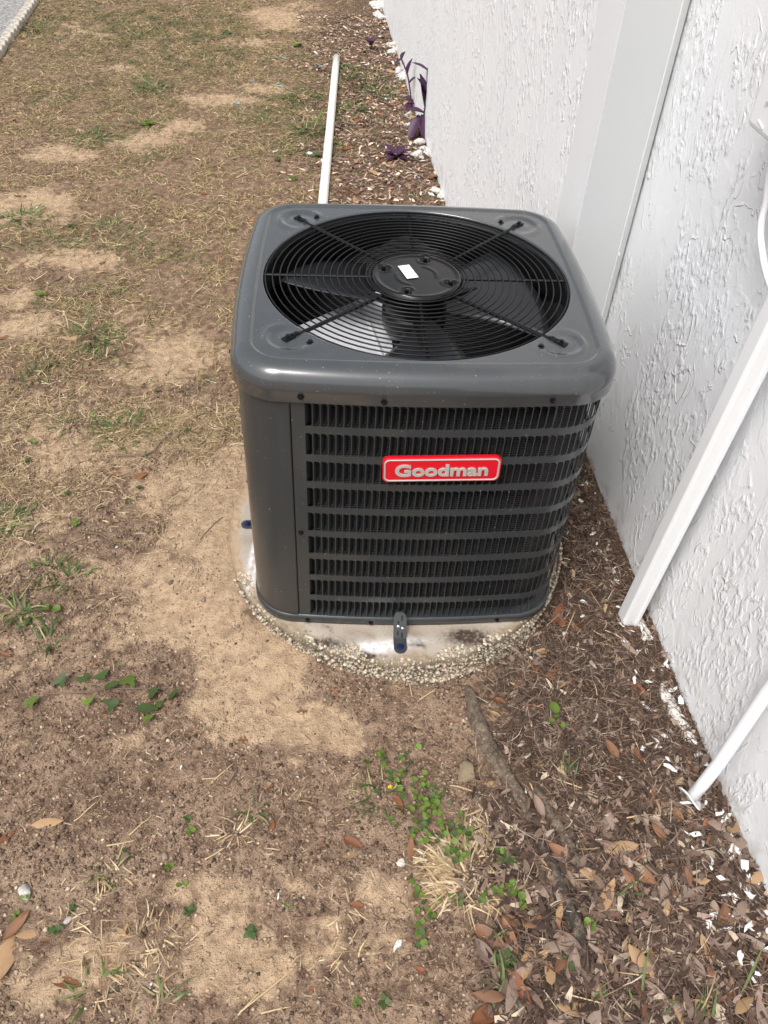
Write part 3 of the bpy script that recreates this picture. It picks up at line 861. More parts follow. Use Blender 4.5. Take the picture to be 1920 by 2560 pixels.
# fins: one per slot
fw, fd = 0.0078, 0.011
fin_v = []
for (u, d_) in ((0, 0.002), (fw * .35, 0.0022 + fd * .2), (fw * .75, 0.0022 + fd * .62), (fw, 0.0022 + fd)):
    cut = 0.007 * (u / fw) ** 2
    fin_v += [(u, -d_, cut), (u, -d_, SH - cut * 0.5)]
fin_f = [(2 * i, 2 * i + 2, 2 * i + 3, 2 * i + 1) for i in range(3)]
FM = M('louver_paint', (0.013, 0.016, 0.017), 0.4, 0, 0.15).m
fme = bpy.data.meshes.new('louver'); fme.from_pydata([(u, -d, z) for u, d, z in fin_v], [], fin_f); fme.materials.append(FM)
fme.polygons.foreach_set('use_smooth', np.ones(3, dtype=bool))
sv_, sf_ = [], []
NIND = 33
for c in range(NCOL):
    s0 = S0 + c * PITCH
    x, y = at_s(np.array([s0])); tx, ty = dir_s(np.array([s0 + SW * 0.5]))
    tx, ty = float(tx[0]), float(ty[0])
    for r_, zt in enumerate(ROWT):
        mt = Matrix(((tx, -ty, 0, float(x[0])), (ty, tx, 0, float(y[0])), (0, 0, 1, zt - SH), (0, 0, 0, 1)))
        if c < NIND:
            o = bpy.data.objects.new('louver', fme); COL.objects.link(o); o.parent = lp; o.matrix_local = mt
        elif c > NIND + 48:                     # the slots round the corner are plain openings
            k = len(sv_)
            sv_ += [mt @ Vector((u, -d, z)) for u, d, z in fin_v]; sf_ += [tuple(i + k for i in q) for q in fin_f]
tag(mk('louver', sv_, sf_, FM, lp, True), kind='stuff')
# plain corner access panel at the front left
sl = np.linspace(S_END + 0.0012 - PER, S_SEAM - 0.0012, 60)
x, y = at_s(sl); tx, ty = dir_s(sl)
V = []; 
for zz in (ZB - .001, ZB + .004, .3, ZT - .004, ZT):
    for i in range(60): V.append((x[i] + ty[i] * 0.0012, y[i] - tx[i] * 0.0012, zz))
F = [(r_ * 60 + i, r_ * 60 + i + 1, (r_ + 1) * 60 + i + 1, (r_ + 1) * 60 + i) for r_ in range(4) for i in range(59)]
cp = mk('corner_panel', V, F, PAINT, ac, True)
sm = cp.modifiers.new('solidify', 'SOLIDIFY'); sm.thickness = 0.0015; sm.offset = -1
hexhead(cp, -0.3605, -0.20, 0.60, (-1, 0, 0)); hexhead(cp, -0.3605, -0.2, 0.30, (-1, 0, 0))
V, F = loft([ring3(PO[::4] * 0.985, 0.02), ring3(PO[::4] * 0.985, 0.026)]); 
# dark backing strip behind the seam
ss = np.linspace(S_SEAM - 0.01, S_SEAM + 0.012, 4); x, y = at_s(ss); tx, ty = dir_s(ss)
mk('seam_backing', [(x[i] - ty[i] * 0.004, y[i] + tx[i] * 0.004, z) for z in (ZB, ZT) for i in range(4)], [(i, i + 1, i + 5, i + 4) for i in range(3)], DARK, ac)

# fan guard: wire rings, spokes, motor plate
gr = empty('fan_grille', (0, 0, 0)); gr.parent = ac
GZ_ = 0.7015
for i in range(16):
    r0 = 0.3155 - 0.0149 * i if i < 15 else 0.0995
    V, F = [], []
    nS = 72 if r0 > 0.15 else 48
    for k in range(nS):
        a = 2 * math.pi * k / nS
        for j in range(8):
            b = 2 * math.pi * j / 8; rw = 0.0016
            V.append(((r0 + rw * math.cos(b)) * math.cos(a), (r0 + rw * math.cos(b)) * math.sin(a), GZ_ + rw * math.sin(b)))
    F = [(k * 8 + j, ((k + 1) % nS) * 8 + j, ((k + 1) % nS) * 8 + (j + 1) % 8, k * 8 + (j + 1) % 8) for k in range(nS) for j in range(8)]
    mk('wire_ring', V, F, BLACK, gr, True)
for k in range(8):
    a = k * math.pi / 4; M4 = Matrix.Rotation(a, 4, 'Z')
    if k % 2 == 0:
        p = box(0.088, 0.3225, -0.0032, 0.0032, GZ_ - 0.0062, GZ_ - 0.0018)
        o = mk('spoke', *xf(p, M4), BLACK, gr); bevel(o, 0.0008, 1)
    else:
        p = merge(tube([(0.088, 0, GZ_ - 0.005), (0.33, 0, GZ_ - 0.005 + 0.006), (0.342, 0, .7075), (0.352, 0, .7062)], 0.0042, 8), box(0.349, 0.373, -0.0068, 0.0068, .7042, .7072))
        o = mk('spoke', *xf(p, M4), BLACK, gr)
        q = M4 @ Vector((0.362, 0, .707)); hexhead(o, q.x, q.y, q.z, (0, 0, 1), r=0.0058)
# motor plate with four stud wells
STUD = [(0.074, R(157)), (0.074, R(72)), (0.074, R(-24)), (0.073, R(-110))]
na, nr = 96, 30
V, F = [(0, 0, 0)], []
for i in range(1, nr + 1):
    r0 = 0.0965 * i / nr
    for k in range(na):
        a = 2 * math.pi * k / na; V.append((r0 * math.cos(a), r0 * math.sin(a), 0))
V = np.array(V); rad_ = np.hypot(V[:, 0], V[:, 1]); an_ = np.arctan2(V[:, 1], V[:, 0])
z = 0.7035 + 0.0025 * np.exp(-((rad_ - 0.0885) / 0.0035) ** 2) - 0.006 * sst(0.0925, 0.0965, rad_) + 0.0014 * np.exp(-((rad_ - 0.043) / 0.0028) ** 2) * sst(-0.2, 0.4, np.sin(an_ * 2 + 0.6))
for sr, sa in STUD:
    u = (V[:, 0] - sr * math.cos(sa)) * math.cos(sa) + (V[:, 1] - sr * math.sin(sa)) * math.sin(sa)
    v_ = -(V[:, 0] - sr * math.cos(sa)) * math.sin(sa) + (V[:, 1] - sr * math.sin(sa)) * math.cos(sa)
    e = np.sqrt((u / 0.014) ** 2 + (v_ / 0.0105) ** 2)
    z = z - 0.009 * sst(1.05, 0.75, e) + 0.002 * np.exp(-((e - 1.25) / 0.2) ** 2)
V[:, 2] = z
F = [(0, 1 + k, 1 + (k + 1) % na) for k in range(na)]
for i in range(nr - 1):
    F += [(1 + i * na + k, 1 + (i + 1) * na + k, 1 + (i + 1) * na + (k + 1) % na, 1 + i * na + (k + 1) % na) for k in range(na)]
hub = mk('motor_plate', V, F, HUBM, gr, True)
for sr, sa in STUD:
    p = xf(merge(lathe([(0.0, .7095), (0.0036, .7088), (0.0042, .7065), (0.0042, .69)], 12), lathe([(0.0042, .6985), (0.0072, .6985), (0.0078, .697), (0.0078, .693)], 6)), Matrix.Translation((sr * math.cos(sa), sr * math.sin(sa), 0)))
    mk('stud', *p, HUBM, gr)
st_o = Vector((-0.0180, 0.0128)); su = Vector((0.955, 0.297)); sv2 = Vector((0.297, -0.955)) * -1
def stp(u, v, z): q = Vector((-0.018, 0.0125)) + su * u + sv2 * v; return (q.x, q.y, z)
stick = mk('sticker', [stp(u, v, z) for z in (.7052, .7058) for u, v in ((-.0128, -.0285), (.0128, -.0285), (.0128, .0285), (-.0128, .0285))], [(0, 1, 2, 3), (4, 5, 6, 7), (0, 1, 5, 4), (1, 2, 6, 5), (2, 3, 7, 6), (3, 0, 4, 7)], STICK, gr)
tag(stick, label='small white paper sticker on the black motor plate')
V, F = [], []
for j, (u0, u1, v0, v1) in enumerate(((-.009, .001, -.006, -.005), (-.009, -.001, -.010, -.009), (-.009, .002, -.014, -.013), (-.009, -.002, -.018, -.017), (.004, .008, -.012, -.011))):
    k = len(V); V += [stp(u0, v0, .7061), stp(u1, v0, .7061), stp(u1, v1, .7061), stp(u0, v1, .7061)]; F.append((k, k + 1, k + 2, k + 3))
# motor, fan and what shows below it
V, F = lathe([(0.0, .69), (0.066, .69), (0.068, .685), (0.068, .59), (0.060, .572), (0.03, .566), (0.012, .562), (0.012, .60), (0.0, .60)], 40)
mk('motor', V, F, HUBM, ac, True)
fan = empty('fan', (0, 0, 0)); fan.parent = ac
V, F = lathe([(0.0, .634), (0.05, .634), (0.070, .63), (0.070, .605), (0.0, .60)], 32); mk('fan_hub', V, F, DARK, fan, True)
for k in range(3):
    V, F = [], []
    NU, NV = 14, 10
    for i in range(NU + 1):
        r0 = 0.06 + (0.296 - 0.06) * i / NU
        half = R(20 + 10 * (i / NU) ** 0.7)
        sweep = R(-16) * (i / NU)
        for j in range(NV + 1):
            w = -1 + 2 * j / NV
            a = sweep + half * w
            V.append((r0 * math.cos(a), r0 * math.sin(a), .620 + 0.034 * w * (0.55 + 0.45 * i / NU) + 0.008 * (1 - w * w)))
    F = [(i * (NV + 1) + j, (i + 1) * (NV + 1) + j, (i + 1) * (NV + 1) + j + 1, i * (NV + 1) + j + 1) for i in range(NU) for j in range(NV)]
    bl = mk('fan_blade', *xf((V, F), Matrix.Rotation(R(35 + 120 * k), 4, 'Z')), BLADE, fan, True)
    sm = bl.modifiers.new('solidify', 'SOLIDIFY'); sm.thickness = 0.0012
    P_ = []
    for r0 in (0.08, 0.11, 0.14): P_.append(xf(lathe([(0, .004), (0.004, .003), (0.005, 0)], 8), Matrix.Translation((r0, 0, .632))))
    arm = merge(box(0.05, 0.17, -0.014, 0.014, .6295, .6325), *P_)
    mk('blade_arm', *xf(arm, Matrix.Rotation(R(35 + 120 * k), 4, 'Z')), DARK, fan)
shelf = [(-.315, -.02), (-.266, .035), (-.073, .21), (-.04, .18), (-.045, -.02), (-.035, -.30), (-.24, -.31), (-.31, -.24)]
V, F = prism(shelf, .5465, .5500)
gs = mk('partition_plate', V, F, ALU, ac)
tag(gs, label='bright galvanised metal plate seen through the fan grille')
s0_, s1_ = Vector((-.107, .135, .5515)), Vector((-.061, -.12, .5515)); dd_ = (s1_ - s0_).normalized(); nn_ = Vector((-dd_.y, dd_.x, 0)) * 0.006
V = [s0_ - nn_, s1_ - nn_, s1_ + Vector((0, 0, .006)), s0_ + Vector((0, 0, .006)), s0_ + nn_, s1_ + nn_]
mk('plate_rib', V, [(0, 1, 2, 3), (3, 2, 5, 4)], ALU, ac)
V, F = lathe([(0.0, .31), (0.06, .305), (0.085, .285), (0.09, .26), (0.09, .03)], 32)
mk('compressor', *xf((V, F), Matrix.Translation((0.06, -0.04, 0))), DARK, ac, True)
mk('wire', *tube(smooth_path([(0.10, -0.22, .52), (0.13, -0.17, .60), (0.19, -0.15, .615), (0.25, -0.17, .59), (0.27, -0.2, .5)]), 0.003, 6), WBLUE, ac, True)
mk('wire', *tube(smooth_path([(-0.06, -0.27, .50), (0.0, -0.25, .56), (0.06, -0.26, .55), (0.12, -0.28, .48)]), 0.004, 6), WBROWN, ac, True)
mk('wire', *tube(smooth_path([(-0.03, -0.28, .47), (0.03, -0.262, .55), (0.08, -0.27, .53), (0.15, -0.29, .45)]), 0.004, 6), WBROWN, ac, True)

# red badge
bd = empty('badge', (0.0388, front_y(0.3550, 0.0388, fe) - 0.0045, 0.4915)); bd.parent = ac
bd.rotation_euler = (0, R(-1.4), R(0.3))
def rrect(w, h, r, n=7):
    P = []
    for cx, cz, a0 in ((w - r, -h + r, -90), (w - r, h - r, 0), (-w + r, h - r, 90), (-w + r, -h + r, 180)):
        for i in range(n): a = R(a0 + 90 * i / (n - 1)); P.append((cx + r * math.cos(a), cz + r * math.sin(a)))
    return P
RX = Matrix.Rotation(R(90), 4, 'X')
def plate(name, w, h, r, y0, y1, mat):
    V, F = prism(rrect(w, h, r), -y0, -y1)
    return mk(name, *xf((V, F), RX), mat, bd)
o = plate('badge_plate', 0.1155, 0.0305, 0.012, 0.004, -0.006, RED); bevel(o, 0.0018, 2)
a_, b_ = rrect(0.1125, 0.0275, 0.0105), rrect(0.1092, 0.0242, 0.0085); n = len(a_)
V = [(x, -0.0068, z) for x, z in a_] + [(x, -0.0078, z) for x, z in [((p[0] + q[0]) / 2, (p[1] + q[1]) / 2) for p, q in zip(a_, b_)]] + [(x, -0.0068, z) for x, z in b_]
V += [(x, -0.004, z) for x, z in a_] + [(x, -0.004, z) for x, z in b_]
F = []
for i in range(n):
    j = (i + 1) % n
    F += [(i, j, n + j, n + i), (n + i, n + j, 2 * n + j, 2 * n + i), (3 * n + i, 3 * n + j, j, i), (2 * n + i, 2 * n + j, 4 * n + j, 4 * n + i)]
mk('badge_border', V, F, SILV2, bd)
cu_ = bpy.data.curves.new('badge_lettering', 'FONT'); cu_.body = 'Goodman'; cu_.size = 0.05; cu_.align_x = 'CENTER'; cu_.align_y = 'CENTER'
cu_.extrude = 0.0012; cu_.offset = 0.0014; cu_.bevel_depth = 0.0003; cu_.resolution_u = 6
to = bpy.data.objects.new('tmp', cu_); COL.objects.link(to)
bpy.context.view_layer.update()
dg = bpy.context.evaluated_depsgraph_get()
tme = bpy.data.meshes.new_from_object(to.evaluated_get(dg)); bpy.data.objects.remove(to)
co = np.array([v.co[:] for v in tme.vertices]); mn, mx = co.min(0), co.max(0)
co = (co - (mn + mx) / 2); k_ = 0.182 / (mx[0] - mn[0]); kz = 0.030 / (mx[1] - mn[1])
tme.vertices.foreach_set('co', np.column_stack([co[:, 0] * k_ + 0.0, -0.0075 - co[:, 2], co[:, 1] * kz]).astype(np.float32).ravel())
tme.name = 'badge_lettering'; tme.materials.clear()
link('badge_lettering', tme, SILV2, bd)

# hold-down brackets
def bracket(name, M4):
    b = empty(name, (0, 0, 0)); b.parent = ac
    w = 0.0150
    prof = [(0.052, 0.0), (0.03, -0.003), (0.008, -0.012), (0.0035, -0.020), (0.0018, -0.028), (0.0018, -0.058)]
    V, F = [], []
    # upright (rounded top)
    up = [(w * math.cos(t), 0.042 + w * math.sin(t)) for t in np.linspace(0, math.pi, 11)]
    up = [(w, 0.003)] + up + [(-w, 0.003)]
    def leanY(z): return -0.004 - 0.036 * (1 - min(1, z / 0.055)) ** 1.0
    n = len(up)
    V = [(x, leanY(z), z) for x, z in up] + [(x, leanY(z) + 0.0028, z) for x, z in up]
    F = [tuple(range(n)), tuple(range(2 * n - 1, n - 1, -1))] + [(i, n + i, n + (i + 1) % n, (i + 1) % n) for i in range(n)]
    y0 = leanY(0.003)
    foot = [(w, y0 + 0.002), (w, y0 - 0.026)] + [(w * math.cos(t), y0 - 0.026 - w * math.sin(t)) for t in np.linspace(0.15, math.pi - 0.15, 9)] + [(-w, y0 - 0.026), (-w, y0 + 0.002)]
    p2 = prism(foot, 0.0006, 0.0034)
    o = mk('strap', *xf(merge((V, F), p2), M4), BRACK, b)
    sl_ = []
    for x, z, hh in ((0.0045, 0.0445, 0.0055), (-0.004, 0.036, 0.003), (-0.005, 0.014, 0.004), (0.005, 0.010, 0.005)):
        y = leanY(z) - 0.0004
        sl_.append(([(x - .002, leanY(z - hh) - .0004, z - hh), (x + .002, leanY(z - hh) - .0004, z - hh), (x + .002, leanY(z + hh) - .0004, z + hh), (x - .002, leanY(z + hh) - .0004, z + hh)], [(0, 1, 2, 3)]))
    mk('slot', *xf(merge(*sl_), M4), DARK, b)
    for x, z in ((-0.0045, 0.0285), (0.0058, 0.0245)):
        V, F = lathe([(0.0, .0052), (0.0026, .0048), (0.0042, .003), (0.005, 0.0)], 14)
        mk('screw', *xf((V, F), M4 @ Matrix.Translation((x, leanY(z), z)) @ Vector((0, -1, 0.4)).to_track_quat('Z', 'Y').to_matrix().to_4x4()), SILVER, b, True)
    V, F = lathe([(0.0, .0105), (0.0042, .0105), (0.005, .009), (0.005, .005), (0.0085, .0042), (0.009, .003)], 12)
    mk('anchor_bolt', *xf((V, F), M4 @ Matrix.Translation((0, y0 - 0.024, 0.0005))), BLUE, b)
bracket('hold_down_bracket', Matrix.Translation((-0.0165, -0.3725, 0)))
bracket('hold_down_bracket', Matrix.Translation((-0.337, -0.035, 0)) @ Matrix.Rotation(R(-90), 4, 'Z'))

# ------------------------------------------------------------------ ground cover
def blades(x, y, L, W, az, lift, arch, curl, col, K=3, hz=None, sink=0.0005):
    """thin bent strips; lift = slope at the root, arch = how far they fall back"""
    n = len(x)
    t = np.linspace(0, 1, K + 1)
    h0 = height(x, y) if hz is None else hz
    ang = az[:, None] + curl[:, None] * t[None, :]
    stp = (L / K)[:, None]
    dx = np.cumsum(np.concatenate([np.zeros((n, 1)), np.cos(ang[:, :-1]) * stp], 1), 1)
    dy = np.cumsum(np.concatenate([np.zeros((n, 1)), np.sin(ang[:, :-1]) * stp], 1), 1)
    zz = L[:, None] * (lift[:, None] * t - arch[:, None] * t * t)
    px, py = x[:, None] + dx, y[:, None] + dy
    pz = h0[:, None] - sink + np.maximum(zz, -0.004)
    w = (W / 2)[:, None] * np.where(t < 0.5, 1.0, 1.0 - 0.75 * (t - 0.5) * 2)[None, :]
    tilt = rng.uniform(-0.7, 0.7, (n, 1))
    ox, oy, oz = -np.sin(ang) * w, np.cos(ang) * w, w * tilt
    V = np.stack([np.stack([px - ox, py - oy, pz - oz], -1), np.stack([px + ox, py + oy, pz + oz], -1)], 2)
    V = V.reshape(-1, 3)
    base_i = np.arange(n)[:, None] * (2 * (K + 1)) + np.arange(K)[None, :] * 2
    q = np.stack([base_i, base_i + 1, base_i + 3, base_i + 2], -1).reshape(-1, 4)
    C = np.repeat(col, 2 * (K + 1), 0)
    return V, q, C
ROOTS = [[(0.141,-0.491), (0.146,-0.559), (0.160,-0.635), (0.190,-0.713), (0.218,-0.785), (0.235,-0.830)], [(0.250,-0.740), (0.270,-0.796), (0.292,-0.855), (0.308,-0.911), (0.314,-0.955)], [(0.231,-0.840), (0.248,-0.887), (0.265,-0.945), (0.280,-1.005), (0.283,-1.050), (0.289,-1.092)]]
RPTS = np.array([np.array(a) + (np.array(b) - np.array(a)) * t for r_ in ROOTS for a, b in zip(r_[:-1], r_[1:]) for t in np.linspace(0, 1, 6)])
def clear_of_roots(x, y):
    d = np.full(len(x), 9.0)
    for p in RPTS: d = np.minimum(d, np.hypot(x - p[0], y - p[1]))
    return d > 0.011 + 0.014 * rng.random(len(x)) ** 2
def scatter(n, x0, x1, y0, y1, keep):
    """n random points accepted with probability keep(x, y), outside pad, house and driveway"""
    X, Y = [], []
    tot = 0
    while tot < n:
        x = rng.uniform(x0, x1, n); y = rng.uniform(y0, y1, n)
        ok = (np.hypot(x - PADC[0], y - PADC[1]) > 0.47) & (wall_dist(x, y) > 0.004)
        ok &= ((x - E0[0]) * en[0] + (y - E0[1]) * en[1]) < -0.02
        ok &= rng.random(n) < keep(x, y)
        ok &= clear_of_roots(x, y)
        X.append(x[ok]); Y.append(y[ok]); tot += ok.sum()
    return np.concatenate(X)[:n], np.concatenate(Y)[:n]
def pal(n, cols, wts, var=0.25):
    c = np.array(cols)[rng.choice(len(cols), n, p=np.array(wts) / sum(wts))]
    return c * rng.uniform(1 - var, 1 + var, (n, 1))
def vis(x, y):                                   # the wedge of yard that the path of the lens opens on
    return (x > -0.86 - 0.36 * (y + 1.2)) & (x < 0.75)
STR = [(0.54, 0.40, 0.235), (0.43, 0.30, 0.175), (0.24, 0.155, 0.095), (0.64, 0.51, 0.33), (0.36, 0.29, 0.125), (0.21, 0.21, 0.07)]

# dead lawn thatch
def kp(x, y):
    s, m, g, gr_ = masks(x, y)
    return np.clip(g * (1 - 0.93 * s) * (0.65 + 0.5 * gr_) * vis(x, y) * (0.12 + 0.88 * sst(0.35, 1.0, fbm(x * 5, y * 5, 50, 3) * 0.8 + fbm(x * 16, y * 16, 54, 3) * 0.7 + 0.7)), 0, 1)
n = 150000
x, y = scatter(n, -3.3, 0.6, 0.35, 6.6, kp)
V1 = blades(x, y, np.where(rng.random(n) < .12, rng.uniform(.04, .075, n), rng.uniform(.012, .042, n)), rng.uniform(.0013, .0028, n), rng.uniform(0, 6.28, n), rng.uniform(.05, .6, n), rng.uniform(.05, .5, n), rng.normal(0, 1.0, n), pal(n, STR, (3, 4, 5, 1.6, 3.5, 2.6), .45), K=2)
n = 17000
x, y = scatter(n, -1.9, 0.5, -0.55, 0.6, kp)
V2 = blades(x, y, rng.uniform(.02, .06, n), rng.uniform(.001, .0022, n), rng.uniform(0, 6.28, n), rng.uniform(.02, .3, n), rng.uniform(.05, .3, n), rng.normal(0, 1, n), pal(n, STR, (3, 4, 4, 2, 1.5, .6)))
V = np.concatenate([V1[0], V2[0]]); Q = np.concatenate([V1[1], V2[1] + len(V1[0])]); C = np.concatenate([V1[2], V2[2]])
tag(link('dry_grass', big_mesh('dry_grass', V, Q, C), VLITTER), 'matted dead lawn grass lying over the sandy yard', 'dry grass', kind='stuff')

# living grass among it
def kg(x, y):
    s, m, g, gr_ = masks(x, y)
    return np.clip(gr_ ** 1.5 * (1 - 0.8 * s) * vis(x, y) * sst(0.0, 0.5, fbm(x * 7, y * 7, 51, 3) + 0.25), 0, 1)
n = 15000
x, y = scatter(n, -3.3, 0.5, 0.2, 6.6, kg)
a = blades(x, y, rng.uniform(.02, .055, n), rng.uniform(.0016, .0034, n), rng.uniform(0, 6.28, n), rng.uniform(.2, .9, n), rng.uniform(.1, .6, n), rng.normal(0, .6, n), pal(n, [(.085, .115, .03), (.12, .15, .04), (.17, .17, .06), (.06, .09, .03)], (3, 2, 3, 2)))
tag(link('living_grass', big_mesh('living_grass', *a), VGREEN), 'thin olive green grass growing through the dead lawn', 'grass', kind='stuff')

# crumbs of straw, bark and chaff on the bare soil
n = 60000
def ks(x, y):
    s, m, g, gr_ = masks(x, y)
    return np.clip((1 - 0.94 * s) * (0.5 + 0.8 * fbm(x * 4, y * 4, 52, 3)) * vis(x, y), 0, 1)
x, y = scatter(n, -1.3, 0.66, -1.28, 0.4, ks)
a = blades(x, y, rng.gamma(1.7, .0045, n) + .002, rng.uniform(.0008, .0026, n), rng.uniform(0, 6.28, n), rng.uniform(-.05, .3, n), rng.uniform(0, .3, n), rng.normal(0, .7, n),
           pal(n, [(.16, .10, .065), (.25, .165, .105), (.37, .265, .17), (.5, .39, .26), (.085, .055, .038), (.30, .16, .09)], (4, 4, 4, 2.4, 1.4, 1), .35), K=2)
tag(link('chaff', big_mesh('chaff', *a), VLITTER), 'crumbs of chaff and bark strewn over the brown soil', 'litter', kind='stuff')

# crumbs and grit: thousands of little clods with their own shadows
def grit(n, x0, x1, y0, y1, keep, smin, smax, cols, wts):
    x, y = scatter(n, x0, x1, y0, y1, keep)
    z = height(x, y); sz = smin + (smax - smin) * rng.random(n) ** 3
    oct_v = np.array([(1, 0, 0), (0, 1, 0), (-1, 0, 0), (0, -1, 0), (0, 0, .8), (0, 0, -.5)], dtype=float)
    oct_f = np.array([(0, 1, 4), (1, 2, 4), (2, 3, 4), (3, 0, 4), (1, 0, 5), (2, 1, 5), (3, 2, 5), (0, 3, 5)])
    a = rng.uniform(0, 6.28, n); ca, sa = np.cos(a)[:, None], np.sin(a)[:, None]
    loc = oct_v[None] * rng.uniform(.55, 1.25, (n, 6, 1)) * sz[:, None, None]
    vx = loc[..., 0] * ca - loc[..., 1] * sa + x[:, None]; vy = loc[..., 0] * sa + loc[..., 1] * ca + y[:, None]; vz = loc[..., 2] + (z + sz * .15)[:, None]
    V = np.stack([vx, vy, vz], -1).reshape(-1, 3)
    F = (np.arange(n)[:, None, None] * 6 + oct_f[None]).reshape(-1, 3)
    sd2, mm2, _, _ = masks(x, y)
    c = pal(n, cols, wts, .3); sc_ = np.array([(.50, .37, .255)]) * rng.uniform(.6, 1.15, (n, 1))
    k = (sst(.25, .7, sd2) * (rng.random(n) < .93))[:, None]
    return V, F, np.repeat(c * (1 - k) + sc_ * k, 6, 0)
def kgr(x, y):
    s, m, g, gr_ = masks(x, y)
    return np.clip((0.35 + 0.75 * fbm(x * 6, y * 6, 58, 3) + 0.3 * fbm(x * 25, y * 25, 59, 2)) * (1 - .75 * m) * (1 - .6 * s) * vis(x, y), 0, 1)
a = grit(42000, -1.45, 0.5, -1.28, 0.75, kgr, .0011, .0062, [(.16, .105, .075), (.27, .19, .135), (.38, .275, .19), (.10, .066, .048), (.55, .45, .33)], (4, 5, 4, 2, .7))
tag(link('soil_crumbs', big_mesh('soil_crumbs', *a, tris=True), VLITTER), 'loose crumbs and grit scattered over the bare soil', 'soil crumbs', kind='stuff')

# shredded litter, needles and leaf scraps banked up against the walls
n = 44000
def km(x, y):
    s, m, g, gr_ = masks(x, y)
    return np.clip(m * vis(x, y) * (0.42 + 0.85 * fbm(x * 7, y * 7, 53, 3) + 0.4 * fbm(x * 20, y * 20, 57, 2)) , 0, 1)
x1, y1 = scatter(n * 6 // 10, -0.1, 0.68, -1.3, 0.5, km); x2, y2 = scatter(n * 4 // 10, -0.5, 0.45, 0.45, 5.6, km)
x = np.concatenate([x1, x2]); y = np.concatenate([y1, y2]); n = len(x)
big = rng.random(n) < np.where(y > 0.45, 0.5, np.where(y < -0.75, 0.36, 0.12))
L = np.where(big, rng.uniform(.012, .032, n), rng.uniform(.012, .055, n)); Wd = np.where(big, rng.uniform(.004, .010, n), rng.uniform(.0008, .0020, n))
far = y > 0.45
L = L * np.where(far, 1.15, 1); Wd = Wd * np.where(far, 1.2, np.where(y < -0.8, 1.3, 1))
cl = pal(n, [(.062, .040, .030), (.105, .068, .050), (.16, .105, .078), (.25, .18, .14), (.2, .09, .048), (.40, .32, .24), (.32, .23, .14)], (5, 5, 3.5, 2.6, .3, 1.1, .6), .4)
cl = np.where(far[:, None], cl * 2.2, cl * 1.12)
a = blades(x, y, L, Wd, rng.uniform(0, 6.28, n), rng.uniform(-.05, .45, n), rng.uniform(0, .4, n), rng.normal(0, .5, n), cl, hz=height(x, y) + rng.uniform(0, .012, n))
tag(link('leaf_litter', big_mesh('leaf_litter', *a), VLITTER), 'dark brown shredded leaf litter and needles banked along the white wall', 'leaf litter', kind='stuff')

# ------------------------------------------------------------------ single leaves
def leaf_mesh(name, wr, bend, curl, twist, mat, nt=9):
    """unit-length leaf along x with a folded midrib and a short stalk"""
    V, F = [], []
    sk = rng.uniform(0.7, 1.1)
    for i in range(nt):
        t = i / (nt - 1)
        w = wr * (math.sin(math.pi * min(1, t ** sk * 0.97 + 0.015))) ** 0.75 * 0.5
        if i == 0: w = wr * 0.03
        z0 = bend * (t - 0.5) ** 2 * 4 - bend * 0.4
        for v in (-1, -0.5, 0, 0.5, 1):
            tw = twist * (t - 0.5) * v
            V.append((t - 0.5, w * v * (1 - 0.18 * abs(curl) * 4 * abs(v)), z0 + curl * v * v + tw * 0.15 + 0.012 * rng.standard_normal() * abs(v) + (0.0 if v else -0.012)))
    for i in range(nt - 1):
        for j in range(4): F.append((i * 5 + j, (i + 1) * 5 + j, (i + 1) * 5 + j + 1, i * 5 + j + 1))
    k = len(V); V += [(-0.5, -.008, 0), (-0.5, .008, 0), (-0.62, .006, .01), (-0.62, -.006, .01)]; F.append((k, k + 1, k + 2, k + 3))
    zmin = min(v[2] for v in V)
    V = [(a, b, c - zmin) for a, b, c in V]
    me = bpy.data.meshes.new(name); me.from_pydata(V, [], F); me.materials.append(mat)
    me.polygons.foreach_set('use_smooth', np.ones(len(me.polygons), dtype=bool))
    return me
LEAFM = {}
for key, mt in (('o', L_ORANGE), ('b', L_BROWN), ('g', L_GREY), ('t', L_TAN), ('w', L_WHITE)):
    LEAFM[key] = [leaf_mesh('fallen_leaf', rng.uniform(.30, .44), rng.uniform(-.06, .10), rng.uniform(-.05, .13), rng.uniform(-1, 1), mt) for _ in range(5)]
LANDM = [('the flared drain pipe', (0.585,-0.779)), ('the downspout foot', (0.564,-0.315)), ('the thick grey root', (0.172,-0.663)), ('the dark root', (0.271,-0.984)), ('the clover patch', (0.019,-0.790)), ('the straw tuft', (0.049,-0.920)), ('the ivy vine', (-0.677,-0.503)),
         ('the front of the round pad', (-0.011,-0.509)), ('the right side of the pad', (0.430,-0.247)), ('the long bent twig', (-0.723,0.317)), ('the long white pipe', (-0.219,2.976)), ('the purple rosette', (0.126,2.704)), ('the tall purple plant', (0.273,3.094)), ('the scalloped edging', (-2.188,4.379)),
         ('the white shell', (-0.645,-0.996)), ('the cream stone', (-0.737,-0.945)), ('the coarse wall grass', (0.419,-1.174)), ('the stubby dark stick', (-0.378,-0.720)), ('the pale green stone', (-0.036,-0.905)), ('the lime green seedling', (0.323,-0.577)), ('the dead lawn patch', (-1.080,2.492)), ('the bowed lawn twig', (-1.284,1.317)), ('the sunken rootlet', (-0.791,-0.022)), ('the blue plastic scraps', (-0.312,4.280))]
def near(p): return min(LANDM, key=lambda q: (q[1][0] - p[0]) ** 2 + (q[1][1] - p[1]) ** 2)[0]
LNAME = {'o': 'orange-brown', 'b': 'dark brown', 'g': 'grey-brown', 't': 'tan', 'w': 'paint-whitened'}
